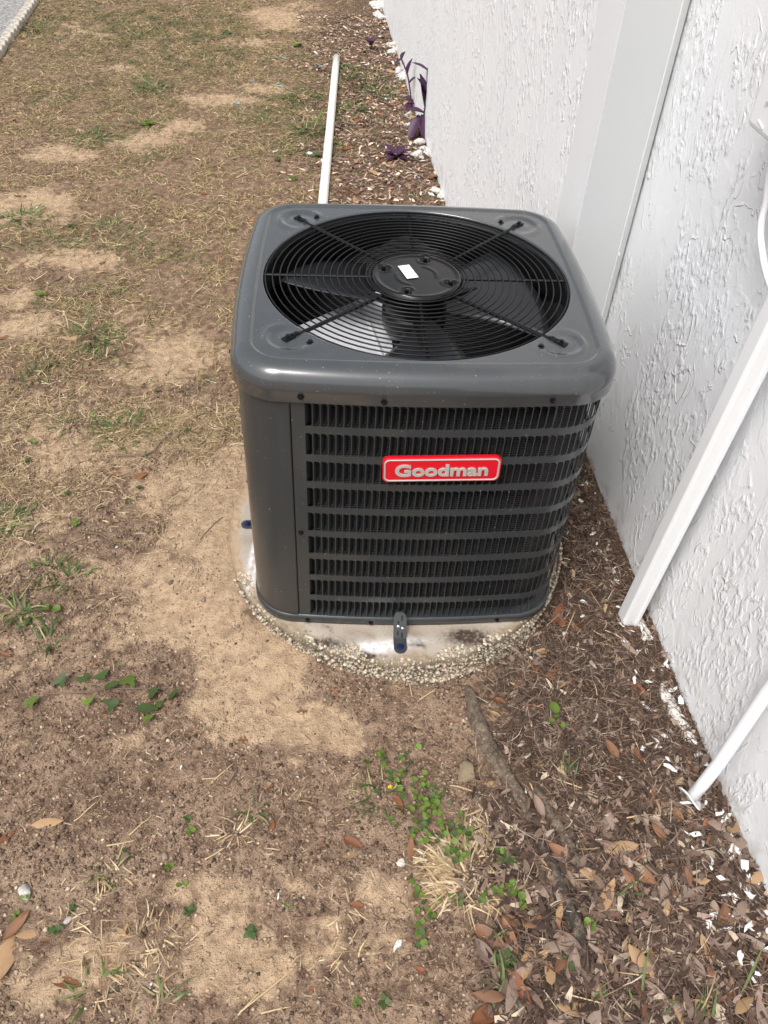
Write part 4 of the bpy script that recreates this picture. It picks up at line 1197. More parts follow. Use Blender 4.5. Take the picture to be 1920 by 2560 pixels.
def put_leaf(p, L, az, key, zone, tilt=0.15, lift=0.0):
    o = bpy.data.objects.new('fallen_leaf', LEAFM[key][rng.integers(5)]); COL.objects.link(o)
    o.location = (p[0], p[1], h1(p[0], p[1]) + lift); o.scale = (L,) * 3
    o.rotation_euler = (rng.normal(0, tilt), rng.normal(0, tilt), az)
    sz = 'small ' if L < 0.042 else ('large ' if L > 0.06 else '')
    lab = {'wall': '%s%s leaf in the wall-side litter near %s', 'back': '%s%s leaf behind the unit near %s',
           'front': '%s%s fallen leaf on the brown soil near %s', 'yard': '%s%s fallen leaf on the sandy yard near %s'}[zone] % (sz, LNAME[key], near(p))
    return tag(o, lab, 'leaf', '%s leaves, %s' % (LNAME[key], {'wall': 'by the near wall', 'back': 'behind the unit', 'front': 'in front of the pad', 'yard': 'on the yard'}[zone]))
HAND = [((-0.729,-0.813), .062, .15, 't', 'front'), ((-0.806,-0.844), .05, .6, 'o', 'front'), ((-0.734,-1.008), .06, 1.0, 'b', 'front'), ((-0.738,-1.055), .088, 1.65, 't', 'front'), ((-0.623,-1.101), .058, -.2, 'o', 'front'), ((-0.710,-1.020), .04, .2, 't', 'front'),
        ((-0.541,-1.015), .025, 1.3, 't', 'front'), ((-0.508,-0.852), .01, .3, 'o', 'front'), ((-0.598,-1.071), .02, .5, 'b', 'front'), ((-0.674,-1.031), .025, .2, 'b', 'front'), ((-0.489,-0.647), .025, .8, 'g', 'front'), ((-0.168,-0.521), .022, -.8, 'o', 'front'),
        ((-0.238,-0.569), .025, .1, 'o', 'front'), ((-0.128,-0.865), .043, -.5, 'o', 'front'), ((-0.136,-0.887), .032, .3, 't', 'front'), ((-0.015,-0.876), .05, 1.5, 'b', 'front'), ((-0.008,-0.961), .035, 1.2, 'o', 'front'), ((-0.034,-0.786), .038, -1.2, 'o', 'front'),
        ((-0.122,-0.982), .03, -.2, 'o', 'front'), ((-0.306,-0.743), .03, .2, 'b', 'front'), ((-0.188,-0.869), .018, 1.2, 'o', 'front'), ((-0.288,-0.827), .022, 1.4, 'o', 'front'), ((0.100,-0.593), .03, .2, 'b', 'front'), ((-0.199,-1.119), .018, -.2, 'o', 'front'),
        ((-0.008,-1.096), .03, -.5, 'o', 'front'), ((0.097,-1.165), .06, .3, 'o', 'front'), ((-0.360,-0.629), .03, .4, 'o', 'front'), ((-0.011,-0.980), .022, 0, 't', 'front'), ((-0.214,-0.766), .02, .2, 'g', 'front'),
        ((0.533,-0.524), .07, -.9, 'o', 'wall'), ((0.591,-0.694), .05, 1.4, 'o', 'wall'), ((0.599,-0.719), .055, 1.3, 'b', 'wall'), ((0.489,-0.687), .035, -1.2, 'o', 'wall'), ((0.527,-0.689), .035, .2, 'b', 'wall'), ((0.340,-0.695), .035, .05, 'o', 'wall'), ((0.390,-0.822), .05, -1.1, 'b', 'wall'),
        ((0.373,-0.948), .05, -.8, 'o', 'wall'), ((0.490,-0.782), .04, .9, 'b', 'wall'), ((0.482,-0.874), .04, .7, 'o', 'wall'), ((0.540,-0.805), .04, 1.2, 'g', 'wall'), ((0.237,-0.924), .06, -1.2, 't', 'wall'), ((0.254,-1.006), .04, 1.2, 't', 'wall'), ((0.153,-1.042), .07, -1.3, 'b', 'wall'),
        ((0.170,-1.015), .06, 0, 'b', 'wall'), ((0.149,-1.119), .085, -1.0, 'o', 'wall'), ((0.102,-1.166), .07, .4, 'o', 'wall'), ((0.118,-1.041), .07, -.7, 'b', 'wall'), ((0.367,-1.066), .055, .9, 't', 'wall'), ((0.426,-1.054), .06, 1.6, 'g', 'wall'), ((0.397,-1.062), .05, .9, 'g', 'wall'),
        ((0.506,-0.994), .075, .6, 'g', 'wall'), ((0.445,-1.078), .06, .1, 'g', 'wall'), ((0.397,-1.100), .085, .2, 'g', 'wall'), ((0.460,-1.015), .045, -.1, 'o', 'wall'), ((0.601,-1.012), .045, 1.3, 'b', 'wall'), ((0.608,-1.049), .065, -.6, 'b', 'wall'), ((0.603,-0.951), .045, 1.7, 't', 'wall'),
        ((0.605,-1.099), .05, 0, 'o', 'wall'), ((0.529,-1.150), .06, 1.3, 'g', 'wall'), ((0.507,-1.152), .06, .2, 'o', 'wall'), ((0.350,-1.122), .05, -.2, 't', 'wall'), ((0.275,-1.176), .06, -.2, 'g', 'wall'), ((0.310,-1.169), .06, -.8, 'g', 'wall'), ((0.421,-1.166), .065, .5, 'g', 'wall'),
        ((0.170,-1.100), .05, .5, 'g', 'wall'), ((0.272,-1.105), .04, -1.0, 'o', 'wall'), ((0.190,-1.069), .045, .8, 'b', 'wall'), ((0.164,-0.745), .035, -.1, 't', 'wall'), ((0.203,-0.544), .04, -.4, 'o', 'wall'), ((0.239,-0.529), .035, .7, 'g', 'wall'), ((0.191,-0.576), .03, -.4, 't', 'wall'),
        ((0.524,-0.281), .02, .2, 'o', 'wall'), ((0.329,-0.411), .045, .2, 't', 'wall'), ((0.362,-0.279), .07, 1.1, 'o', 'wall'), ((0.459,-0.137), .03, .9, 'o', 'wall'), ((0.560,0.166), .04, 1.5, 'b', 'wall'), ((0.523,0.136), .05, 1.5, 't', 'wall'), ((0.527,0.083), .06, .4, 'g', 'wall'), ((0.393,-0.319), .05, 1.4, 'o', 'wall'), ((0.556,0.001), .04, 1.2, 'b', 'wall'),
        ((0.339,-0.473), .05, .4, 'o', 'wall'), ((0.300,-0.469), .03, 1.1, 'o', 'wall'), ((0.429,-0.343), .04, -.9, 'b', 'wall'), ((0.556,-0.347), .04, .1, 'b', 'wall'),
        ((-0.791,0.226), .05, .25, 'o', 'yard'), ((-0.727,0.220), .045, .7, 'o', 'yard'), ((-0.979,0.169), .03, .6, 't', 'yard'), ((-0.528,0.737), .03, .8, 'o', 'yard'), ((-0.738,-0.123), .02, .9, 'o', 'yard'), ((-0.926,-0.412), .03, -.3, 'o', 'yard'), ((-0.723,-0.438), .02, .6, 'o', 'yard'), ((-0.699,1.643), .05, .6, 'o', 'yard'), ((-1.271,1.811), .04, -.5, 'o', 'yard'),
        ((-1.093,0.946), .06, .5, 't', 'yard'), ((-1.333,0.949), .035, .6, 'o', 'yard'), ((-1.108,1.504), .035, 1.1, 'o', 'yard'), ((-1.000,1.343), .03, .6, 'o', 'yard'), ((-1.914,3.087), .05, .1, 'o', 'yard'), ((-1.854,3.274), .07, 0, 't', 'yard'), ((-0.725,1.390), .04, .2, 'o', 'yard'), ((-0.647,1.579), .03, 0, 'o', 'yard'), ((-0.545,1.933), .05, .1, 'o', 'yard'), ((-1.099,1.434), .045, .2, 't', 'yard'), ((-1.342,1.756), .05, .5, 't', 'yard'),
        ((-1.608,2.135), .05, .3, 'b', 'yard'), ((-0.783,2.192), .045, .5, 'o', 'yard'), ((-1.232,1.261), .03, 1, 'b', 'yard'), ((-1.412,1.681), .035, .8, 'o', 'yard'), ((-0.875,1.976), .05, .3, 't', 'yard')]
for p, L, az, key, zone in HAND:
    if np.hypot(p[0] - PADC[0], p[1] - PADC[1]) < 0.475: p = (PADC[0] + (p[0] - PADC[0]) * 0.49 / np.hypot(p[0] - PADC[0], p[1] - PADC[1]), PADC[1] + (p[1] - PADC[1]) * 0.49 / np.hypot(p[0] - PADC[0], p[1] - PADC[1]))
    put_leaf(p, L, az, key, zone, 0.12, 0.004 if zone == 'wall' else 0.001)
left_n = 292 - len(HAND)
nb_ = left_n * 35 // 100
x, y = scatter(left_n - nb_, 0.02, 0.66, -1.26, -0.35, lambda x, y: km(x, y) * (0.25 + 0.75 * sst(-0.5, -1.1, y)))
for i in range(len(x)): put_leaf((x[i], y[i]), rng.uniform(.028, .058) * (1.25 if y[i] < -.85 else 1), rng.uniform(0, 6.28), 'gbggtb'[rng.integers(6)], 'wall', 0.22, rng.uniform(.002, .012))
x, y = scatter(nb_, -0.4, 0.36, 1.9, 4.6, km)
for i in range(len(x)): put_leaf((x[i], y[i]), rng.uniform(.05, .085), rng.uniform(0, 6.28), 'otbogt'[rng.integers(6)], 'back', 0.25, rng.uniform(.002, .012))

# ------------------------------------------------------------------ flakes of wall paint and whitened scraps
def flake_mesh():
    n = int(rng.integers(5, 9)); V = [(0, 0, rng.uniform(.1, .25))]
    for k in range(n):
        a = 2 * math.pi * (k + rng.uniform(-.25, .25)) / n; r = rng.uniform(.35, 1.0)
        V.append((r * math.cos(a), 0.6 * r * math.sin(a), rng.uniform(0, .28)))
    V = [(a, b, c) for a, b, c in V] + [(a, b, c - 0.05) for a, b, c in V]
    m = n + 1; F = [(0, 1 + k, 1 + (k + 1) % n) for k in range(n)] + [(m, m + 1 + (k + 1) % n, m + 1 + k) for k in range(n)] + [(1 + k, m + 1 + k, m + 1 + (k + 1) % n, 1 + (k + 1) % n) for k in range(n)]
    me = bpy.data.meshes.new('paint_flake'); me.from_pydata(V, [], F); me.materials.append(FLAKE); return me
FLM = [flake_mesh() for _ in range(10)]
def put_flake(p, s, lab, grp, az=None, lift=0.004):
    o = bpy.data.objects.new('paint_flake', FLM[rng.integers(10)]); COL.objects.link(o)
    s *= 0.8; o.location = (p[0], p[1], h1(p[0], p[1]) + lift); o.scale = (s, s * rng.uniform(.45, 1), s)
    o.rotation_euler = (rng.normal(0, .3), rng.normal(0, .3), rng.uniform(0, 6.28) if az is None else az)
    return tag(o, ('%s %s, near %s' % ('tiny' if s < .009 else ('broad' if s > .02 else 'small'), lab.replace('small ', ''), near(p))), 'paint flake', grp)
NW = ('white paint flake by the near wall', 'paint flakes by the near wall')
for p, s in (((0.534,0.067), .02), ((0.451,-0.303), .014), ((0.439,-0.378), .02), ((0.406,-0.463), .02), ((0.535,-0.076), .016), ((0.548,-0.085), .015), ((0.293,-0.424), .022), ((0.320,-0.448), .01), ((0.566,-0.150), .02), ((0.563,-0.181), .016), ((0.554,-0.156), .014), ((0.541,-0.382), .03), ((0.567,-0.407), .022), ((0.539,-0.412), .016), ((0.537,0.011), .01), ((0.521,-0.319), .014), ((0.395,-0.358), .018),
              ((0.568,0.197), .012), ((0.387,-0.220), .01), ((0.464,-0.258), .02), ((0.557,-0.575), .026), ((0.538,-0.572), .02), ((0.539,-0.668), .018), ((0.558,-0.720), .022), ((0.561,-0.645), .018), ((0.434,-0.739), .012), ((0.358,-0.664), .016), ((0.523,-0.872), .012), ((0.617,-0.818), .022), ((0.601,-0.843), .02), ((0.630,-0.860), .018), ((0.598,-0.903), .02), ((0.548,-0.928), .024), ((0.583,-0.934), .026),
              ((0.588,-0.993), .032), ((0.532,-1.029), .04), ((0.516,-1.056), .025), ((0.576,-1.027), .02), ((0.579,-1.126), .02), ((0.493,-1.131), .01), ((0.367,-1.001), .018), ((0.613,-1.070), .02), ((0.640,-1.034), .02), ((0.569,-0.917), .02), ((0.559,-1.164), .02), ((0.345,-1.135), .01), ((0.605,-1.116), .016), ((0.231,-0.761), .01), ((0.581,-1.042), .014), ((0.621,-0.977), .02), ((0.627,-0.997), .016)):
    put_flake(p, s, *NW)
for i in range(60):
    s_w = rng.uniform(-3.55, -2.05); d = abs(rng.normal(0.0, 0.05)) + 0.012
    q = WP(s_w, OFF - d, 0); put_flake(q, rng.uniform(.005, .018), *NW, lift=rng.uniform(.002, .014))
for i in range(70):
    s_w = rng.uniform(-3.65, -2.75); d = abs(rng.normal(0.0, 0.05)) + 0.012
    q = WP(s_w, OFF - d, 0); put_flake(q, rng.uniform(.006, .024), *NW, lift=rng.uniform(.006, .018))
FW = ('white paint flake by the far wall', 'paint flakes by the far wall')
for i in range(50):
    s_w = rng.uniform(-0.2, 3.6); d = abs(rng.normal(0.0, 0.10)) + 0.012
    q = WP(s_w, -d, 0); put_flake(q, rng.uniform(.012, .034), *FW, lift=rng.uniform(.004, .02))
YD = ('white chip on the bare dirt', 'white chips on the dirt')
for p, s in (((-0.485,-0.700), .009), ((-0.482,-0.662), .005), ((-0.486,-0.785), .006), ((-0.378,-0.680), .005), ((-0.671,-0.545), .007), ((-0.744,-0.060), .007), ((-0.609,-0.441), .014), ((-0.243,-0.724), .006), ((-0.268,-0.965), .009), ((-0.051,-1.053), .02), ((0.045,-0.500), .006), ((-1.196,3.594), .02), ((-1.502,2.018), .014), ((-0.339,4.566), .05), ((-0.321,2.745), .035), ((-0.495,2.737), .03), ((-0.128,5.249), .05), ((-0.036,5.307), .03), ((-0.492,2.736), .03), ((-0.478,-1.107), .006)):
    put_flake(p, s, *YD)
BP = ('light blue plastic scrap', 'blue plastic scraps')
for p, s in (((-0.281,4.250), .045), ((-0.334,4.298), .035), ((-0.526,3.799), .03), ((-0.749,3.477), .03), ((-0.540,4.424), .03), ((-0.696,3.912), .022)):
    o = put_flake(p, s, *BP); o.name = 'plastic_scrap'; o['category'] = 'plastic scrap'; me = o.data.copy(); me.materials.clear(); me.materials.append(BLUEP); o.data = me

# lumps of painted mortar at the foot of the far wall, stones and shells
def rock_mesh(k, mat):
    bm = bmesh.new(); bmesh.ops.create_icosphere(bm, subdivisions=2, radius=1.0)
    sd_ = rng.uniform(0, 50)
    for v in bm.verts:
        c = v.co; f = 1 + 0.45 * float(pn(np.array([c.x * 1.7 + sd_]), np.array([c.y * 1.7 + c.z * 2.1]), 60)[0]) + 0.25 * float(pn(np.array([c.x * 5 + sd_]), np.array([c.y * 5 + c.z * 4]), 61)[0])
        v.co = c * f
        v.co.z *= 0.6
    me = bpy.data.meshes.new('rock'); bm.to_mesh(me); bm.free(); me.materials.append(mat)
    me.polygons.foreach_set('use_smooth', np.ones(len(me.polygons), dtype=bool)); return me
DULLW = M('dusty_white_mortar', (0.6, 0.58, 0.54), 0.85)
_f = DULLW.noise(DULLW.coord(), 3, 5)
DULLW.color(DULLW.mix(DULLW.mr(_f, 0.4, 0.65), (0.68, 0.67, 0.64), (0.33, 0.28, 0.23)))
DULLW = DULLW.m
WROCK = [rock_mesh(i, DULLW) for i in range(4)]; SROCK = [rock_mesh(i, STONE) for i in range(3)]
def put_rock(name, me, p, s, lab, cat, grp=None, zoff=0.0):
    o = bpy.data.objects.new(name, me); COL.objects.link(o); o.location = (p[0], p[1], h1(p[0], p[1]) + s * 0.2 + zoff)
    o.scale = (s, s * rng.uniform(.45, .9), s * rng.uniform(.35, .75)); o.rotation_euler = (rng.normal(0, .2), rng.normal(0, .2), rng.uniform(0, 6.28)); return tag(o, lab + (' near ' + near(p) if grp else ''), cat, grp)
for p, s in (((0.258,2.940), .04), ((0.277,2.847), .045), ((0.308,2.779), .04), ((0.292,2.818), .03), ((0.235,2.762), .035), ((0.234,3.181), .05), ((0.230,3.395), .045), ((0.259,2.734), .02), ((0.340,2.937), .035), ((0.321,3.043), .035), ((0.213,4.227), .05), ((0.235,4.106), .05), ((0.194,4.655), .05), ((0.306,2.305), .04), ((0.331,2.265), .045), ((0.350,2.440), .04), ((0.191,4.816), .05), ((0.134,5.584), .07), ((0.131,5.875), .08)):
    put_rock('mortar_lump', WROCK[rng.integers(4)], p, s, 'white painted mortar lump by the far wall', 'rubble', 'painted mortar lumps')
NL = ('white paint-caked lump against the near wall', 'rubble', 'paint lumps by the near wall')
for X, s in (((0.599,-0.564), .012), ((0.603,-0.598), .014), ((0.596,-0.548), .022), ((0.599,-0.584), .026), ((0.606,-0.615), .02), ((0.594,-0.519), .018), ((0.612,-0.646), .018), ((0.615,-0.696), .014), ((0.592,-0.331), .018), ((0.595,-0.363), .02), ((0.638,-0.890), .014), ((0.642,-0.958), .012)):
    o = put_rock('paint_lump', WROCK[rng.integers(4)], X, s, *NL); o.scale = (s * 1.15, s * .7, s * .55); o.rotation_euler = (0, 0, R(93) + rng.normal(0, .4)); o.location.z += s * .1
put_rock('shell', SROCK[0], (-0.645,-0.996), .010, 'shiny white shell half on the soil near dry grass', 'shell')
put_rock('coral_stone', SROCK[1], (-0.737,-0.945), .016, 'rough cream stone with a clover sprig beside it', 'stone')
put_rock('quartz_stone', SROCK[2], (-0.036,-0.905), .010, 'pale green glassy stone on the dark soil', 'stone')
o = put_rock('fibre_clump', rock_mesh(9, FOAMC), (0.111,-0.718), .021, 'yellowish tuft of fibre beside the exposed root', 'fibre clump')
o.scale = (.019, .026, .02)
for i, p in enumerate(((-0.330,-0.712), (-0.179,-0.802), (-0.139,-0.802), (-0.117,-0.778), (-0.564,-0.885), (-0.489,-0.886), (-0.631,-0.723), (-0.488,-0.268), (-0.580,-0.201), (-0.597,0.000))):
    put_rock('dirt_clod', rock_mesh(i, L_GREY if i % 2 else TWIG), p, rng.uniform(.006, .011), 'small brown clod of dirt', 'clod', 'dirt clods')

# ------------------------------------------------------------------ exposed roots and twigs
def root(path, r, mat, lab, depth=0.35):
    P = smooth_path([(p[0], p[1], 0) for p in path], 7); n = len(P)
    rad = np.interp(np.linspace(0, 1, n), np.linspace(0, 1, len(r)), r)
    ends = [max(0.0, 1 - i / 5) + max(0.0, 1 - (n - 1 - i) / 5) for i in range(n)]
    P = [(p.x, p.y, h1(p.x, p.y) + rad[i] * (0.18 - depth) - 0.02 * ends[i] ** 1.5) for i, p in enumerate(P)]
    V, F = tube(P, list(rad), 18)
    V = [Vector(v) for v in V]
    for i in range(n):
        for k in range(18):
            v = V[i * 18 + k]; c = Vector(P[i]); q = v - c
            f = 1 + 0.26 * float(pn(np.array([k * 0.7 + 3]), np.array([i * 0.22]), 70)[0]) + 0.16 * float(pn(np.array([k * 1.9]), np.array([i * 0.6]), 71)[0])
            V[i * 18 + k] = c + q * f
    o0 = P[0]; o = mk('tree_root', [v - Vector(o0) for v in V], F, mat, None, True, o0)
    return tag(o, lab, 'root')
root([(0.141,-0.491), (0.146,-0.559), (0.160,-0.635), (0.190,-0.713), (0.218,-0.785), (0.235,-0.830)], [.014, .018, .0195, .018, .015, .007], BARK, 'thick pale grey root emerging by the pad and running over the soil')
root([(0.250,-0.740), (0.270,-0.796), (0.292,-0.855), (0.308,-0.911), (0.314,-0.955)], [.007, .012, .0135, .012, .005], BARK, 'shorter brown root lying beside the thick grey root')
root([(0.231,-0.840), (0.248,-0.887), (0.265,-0.945), (0.280,-1.005), (0.283,-1.050), (0.289,-1.092)], [.008, .013, .015, .015, .014, .007], DBARK, 'dark blackened root continuing through the leaf litter', .45)
def twig(path, r, lab, mat=TWIG, cat='twig', grp=None, rise=0.0):
    P = smooth_path([(p[0], p[1], 0) for p in path], 4)
    P = [(p.x, p.y, h1(p.x, p.y) + r * 0.7 + rise) for p in P]
    n = len(P); o0 = P[0]
    if grp: lab = lab + ', near ' + near(path[0])
    o = mk('twig', *tube([Vector(p) - Vector(o0) for p in P], [r * (1 - 0.5 * i / n) for i in range(n)], 6), mat, None, True, o0)
    return tag(o, lab, cat, grp)
twig([(-0.843,0.304), (-0.786,0.308), (-0.723,0.317), (-0.688,0.393), (-0.622,0.477), (-0.555,0.536)], .0045, 'long bent dark twig lying on the sand left of the unit')
twig([(-0.848,-0.011), (-0.801,-0.016), (-0.764,-0.034), (-0.734,-0.037)], .003, 'short dark rootlet half buried in sand')
twig([(-0.520,-0.070), (-0.496,-0.026), (-0.470,0.010)], .002, 'thin dark twig on the sand beside the pad edge')
twig([(0.389,-0.886), (0.392,-0.927), (0.389,-0.979), (0.384,-1.038)], .0045, 'straight dark stick in the litter by the near wall')
twig([(0.370,-0.734), (0.390,-0.761), (0.406,-0.785)], .0035, 'grey stick pointing at the exposed root', BARK)
twig([(0.375,-0.702), (0.399,-0.720)], .0055, 'short thick grey stick among brown needles', BARK)
twig([(0.293,-1.109), (0.305,-1.077), (0.329,-1.063), (0.358,-1.052)], .004, 'bent brown stick among the large grey leaves')
twig([(0.153,-0.728), (0.161,-0.762), (0.165,-0.829)], .0035, 'brown stick beside the clover and root')
twig([(-1.328,1.282), (-1.284,1.317), (-1.241,1.399)], .004, 'thin bowed twig on pale sand in the lawn')
twig([(-0.386,-0.734), (-0.369,-0.705)], .004, 'stubby dark stick on the soil')
STW = ('pale straw stem lying on the ground', STRAWT, 'straw', 'loose straw stems')
for a_, b_ in (((-0.439,-0.725), (-0.412,-0.723)), ((-0.419,-0.733), (-0.377,-0.691)), ((-0.412,-0.895), (-0.375,-0.870)), ((-0.678,-0.811), (-0.640,-0.768)), ((-0.605,-0.861), (-0.552,-0.856)), ((-0.563,-0.845), (-0.527,-0.803)), ((-0.323,-1.152), (-0.234,-1.086)), ((-0.287,-1.154), (-0.237,-1.145)), ((0.025,-0.538), (0.067,-0.507)), ((0.004,-0.487), (0.009,-0.531)), ((0.037,-0.788), (0.061,-0.747)), ((0.075,-0.745), (0.148,-0.770)), ((-0.568,-1.132), (-0.537,-1.126)), ((-0.564,-0.905), (-0.542,-0.920)), ((0.110,-1.067), (0.120,-1.125)), ((0.102,-0.981), (0.152,-0.979)), ((-0.326,-1.156), (-0.290,-1.120))):
    twig([a_, b_], .0016, *STW, rise=0.002)
STN = ('pale dry stem in the wall-side litter', STRAWT, 'straw', 'dry stems by the near wall')
for a_, b_ in (((0.488,-0.640), (0.504,-0.751)), ((0.502,-0.588), (0.511,-0.662)), ((0.563,-0.679), (0.515,-0.726)), ((0.334,-0.725), (0.334,-0.806)), ((0.424,-0.830), (0.511,-0.816)), ((0.271,-0.724), (0.403,-0.784)), ((0.222,-1.134), (0.318,-1.164)), ((0.305,-0.817), (0.320,-0.846)), ((0.463,-0.043), (0.516,-0.048)), ((0.464,-0.345), (0.508,-0.387)), ((0.475,-0.391), (0.546,-0.397)), ((0.385,-0.377), (0.436,-0.283)), ((0.381,-0.347), (0.406,-0.362)), ((0.492,-0.347), (0.534,-0.370)), ((0.464,-0.830), (0.452,-0.887)), ((0.400,-1.001), (0.443,-1.051)), ((0.411,-0.883), (0.439,-0.894)), ((0.242,-0.744), (0.250,-0.778))):
    twig([a_, b_], .0017, *STN, rise=0.006)

# ------------------------------------------------------------------ plants
def fan_leaf(outline_pts, cup, mat, name='leaf'):
    n = len(outline_pts); V = [(0, 0, 0)]
    for (a, b) in outline_pts: V.append((a * .5, b * .5, cup * .3 * math.hypot(a, b) + 0.05 * abs(b)))
    for (a, b) in outline_pts: V.append((a, b, cup * (math.hypot(a, b)) + 0.16 * abs(b) + 0.05 * math.sin(5 * math.atan2(b, a) + a)))
    F = [(0, 1 + k, 1 + (k + 1) % n) for k in range(n)] + [(1 + k, 1 + n + k, 1 + n + (k + 1) % n, 1 + (k + 1) % n) for k in range(n)]
    me = bpy.data.meshes.new(name); me.from_pydata(V, [], F); me.materials.append(mat)
    me.polygons.foreach_set('use_smooth', np.ones(len(me.polygons), dtype=bool)); return me
ROUND = [(math.cos(t) * (1 - 0.35 * math.exp(-((t - math.pi) / 0.35) ** 2)), math.sin(t)) for t in np.linspace(0, 2 * math.pi, 13)[:-1]]
IVY = [(-.12, 0), (-.35, .28), (-.5, .62), (-.15, .62), (.15, .42), (.45, .42), (.8, .22), (1.0, 0), (.8, -.22), (.45, -.42), (.15, -.42), (-.15, -.62), (-.5, -.62), (-.35, -.28)]
IVY3 = [(-.25, 0), (-.4, .3), (-.2, .8), (.05, .55), (.3, .28), (.7, .25), (1.0, 0), (.7, -.25), (.3, -.28), (.05, -.55), (-.2, -.8), (-.4, -.3)]
OVAL = [(math.cos(t), 0.68 * math.sin(t) * (1 - 0.42 * math.cos(t))) for t in np.linspace(0, 2 * math.pi, 13)[:-1]]
CLM = [fan_leaf(ROUND, c, m_) for c, m_ in ((.12, L_BRIGHT), (-.1, L_BRIGHT), (.05, L_GREEN))]
IVM = [fan_leaf(IVY, .08, L_GREEN), fan_leaf(IVY3, -.06, L_GREEN), fan_leaf(OVAL, -.08, L_GREEN), fan_leaf(IVY, -.05, L_BRIGHT)]
STALK = None
def plant(name, p, lab, cat, grp=None):
    e = empty(name, (p[0], p[1], h1(p[0], p[1]))); return tag(e, lab, cat, grp)
def add_leaf(e, me, wx, wy, s, az, lift, tilt=0.25, name='leaf'):
    o = bpy.data.objects.new(name, me); COL.objects.link(o); o.parent = e
    o.location = (wx - e.location.x, wy - e.location.y, h1(wx, wy) + lift - e.location.z); o.scale = (s,) * 3
    o.rotation_euler = (rng.normal(0, tilt), rng.normal(0, tilt), az); return o
# round-leaved clover patch beside the straw
cl_ = plant('clover_patch', (0.019,-0.790), 'patch of bright green round-leaved clover beside the pale straw tuft', 'clover')
spots = [((-0.041,-0.732), .022, 7), ((-0.031,-0.723), .015, 4), ((0.011,-0.742), .018, 6), ((0.021,-0.764), .03, 14), ((0.003,-0.786), .03, 10), ((0.037,-0.780), .025, 10), ((0.053,-0.787), .02, 6), ((0.023,-0.803), .035, 16), ((0.043,-0.812), .02, 8), ((-0.007,-0.843), .025, 8), ((0.032,-0.840), .035, 14), ((0.073,-0.840), .035, 16), ((0.095,-0.847), .02, 5), ((0.013,-0.872), .018, 5), ((0.064,-0.891), .012, 4), ((0.101,-0.867), .02, 5), ((-0.066,-0.683), .015, 4), ((-0.020,-0.679), .015, 4), ((0.011,-0.668), .012, 3), ((-0.094,-0.699), .012, 4), ((-0.076,-0.770), .010, 2), ((-0.030,-0.750), .02, 5), ((-0.048,-0.817), .008, 2), ((-0.038,-0.834), .008, 1)]
for c, rs, k in spots:
    for i in range(max(1, k * 8 // 10)):
        add_leaf(cl_, CLM[rng.integers(3)], c[0] + rng.normal(0, rs * .6), c[1] + rng.normal(0, rs * .6), rng.uniform(.0042, .0072), rng.uniform(0, 6.28), rng.uniform(.004, .02))
cl2 = plant('clover_patch', (-0.001,-0.991), 'loose trail of round green clover leaves below the straw tuft', 'clover')
for c, rs, k in (((0.007,-0.973), .02, 6), ((-0.011,-0.998), .01, 2), ((0.014,-0.997), .012, 3), ((-0.006,-1.017), .008, 2), ((-0.012,-1.036), .006, 2), ((0.001,-1.048), .01, 3), ((0.058,-0.983), .015, 5), ((0.114,-0.984), .01, 3), ((0.175,-0.906), .02, 6), ((0.158,-0.892), .01, 3), ((0.137,-0.961), .012, 4), ((0.167,-0.961), .012, 4), ((0.085,-0.904), .01, 3), ((0.068,-0.888), .012, 4)):
    for i in range(k): add_leaf(cl2, CLM[rng.integers(3)], c[0] + rng.normal(0, rs * .6), c[1] + rng.normal(0, rs * .6), rng.uniform(.0048, .0075), rng.uniform(0, 6.28), rng.uniform(.004, .014))
# ivy trail on the left
iv = plant('ivy_vine', (-0.677,-0.503), 'trailing ivy vine with dark green lobed leaves on the dirt', 'ivy')
for c, s, az, k in (((-0.780,-0.495), .024, 1.2, 0), ((-0.734,-0.487), .024, 1.0, 1), ((-0.695,-0.480), .024, 1.1, 0), ((-0.662,-0.501), .026, .4, 2), ((-0.629,-0.496), .027, 1.5, 3), ((-0.710,-0.548), .018, .9, 3), ((-0.658,-0.556), .022, .6, 0), ((-0.571,-0.522), .022, .1, 2), ((-0.526,-0.525), .021, .3, 2), ((-0.577,-0.561), .028, .1, 2), ((-0.575,-0.588), .018, .6, 3), ((-0.671,-0.546), .012, .8, 2), ((-0.660,-0.448), .008, .1, 3), ((-0.704,-0.506), .012, .2, 2), ((-0.553,-0.547), .012, 1, 2)):
    add_leaf(iv, IVM[k], c[0], c[1], s * (.82 if k == 2 else 1.0), az, .014, .3)
P = smooth_path([(*p, h1(*p) + .005) for p in ((-0.809,-0.520), (-0.752,-0.518), (-0.705,-0.513), (-0.677,-0.506), (-0.617,-0.504), (-0.559,-0.505), (-0.521,-0.514))], 5)
mk('stem', *tube([p - iv.location for p in P], .0018, 6), TWIG, iv, True)
iv2 = plant('ivy_sprig', (-0.831,-0.550), 'single bright green ivy leaf away from the vine', 'ivy'); add_leaf(iv2, IVM[3], *(-0.831,-0.550), .022, 1.0, .01, .15)
w0 = plant('weed_seedling', (0.323,-0.577), 'bright lime green broad-leaved seedling in the litter', 'weed')
for c, s, az in (((0.323,-0.575), .014, 1.0), ((0.311,-0.610), .008, 2.8), ((0.325,-0.599), .007, 0), ((0.332,-0.621), .007, -.6)): add_leaf(w0, CLM[0], c[0], c[1], s, az, .02, .3)
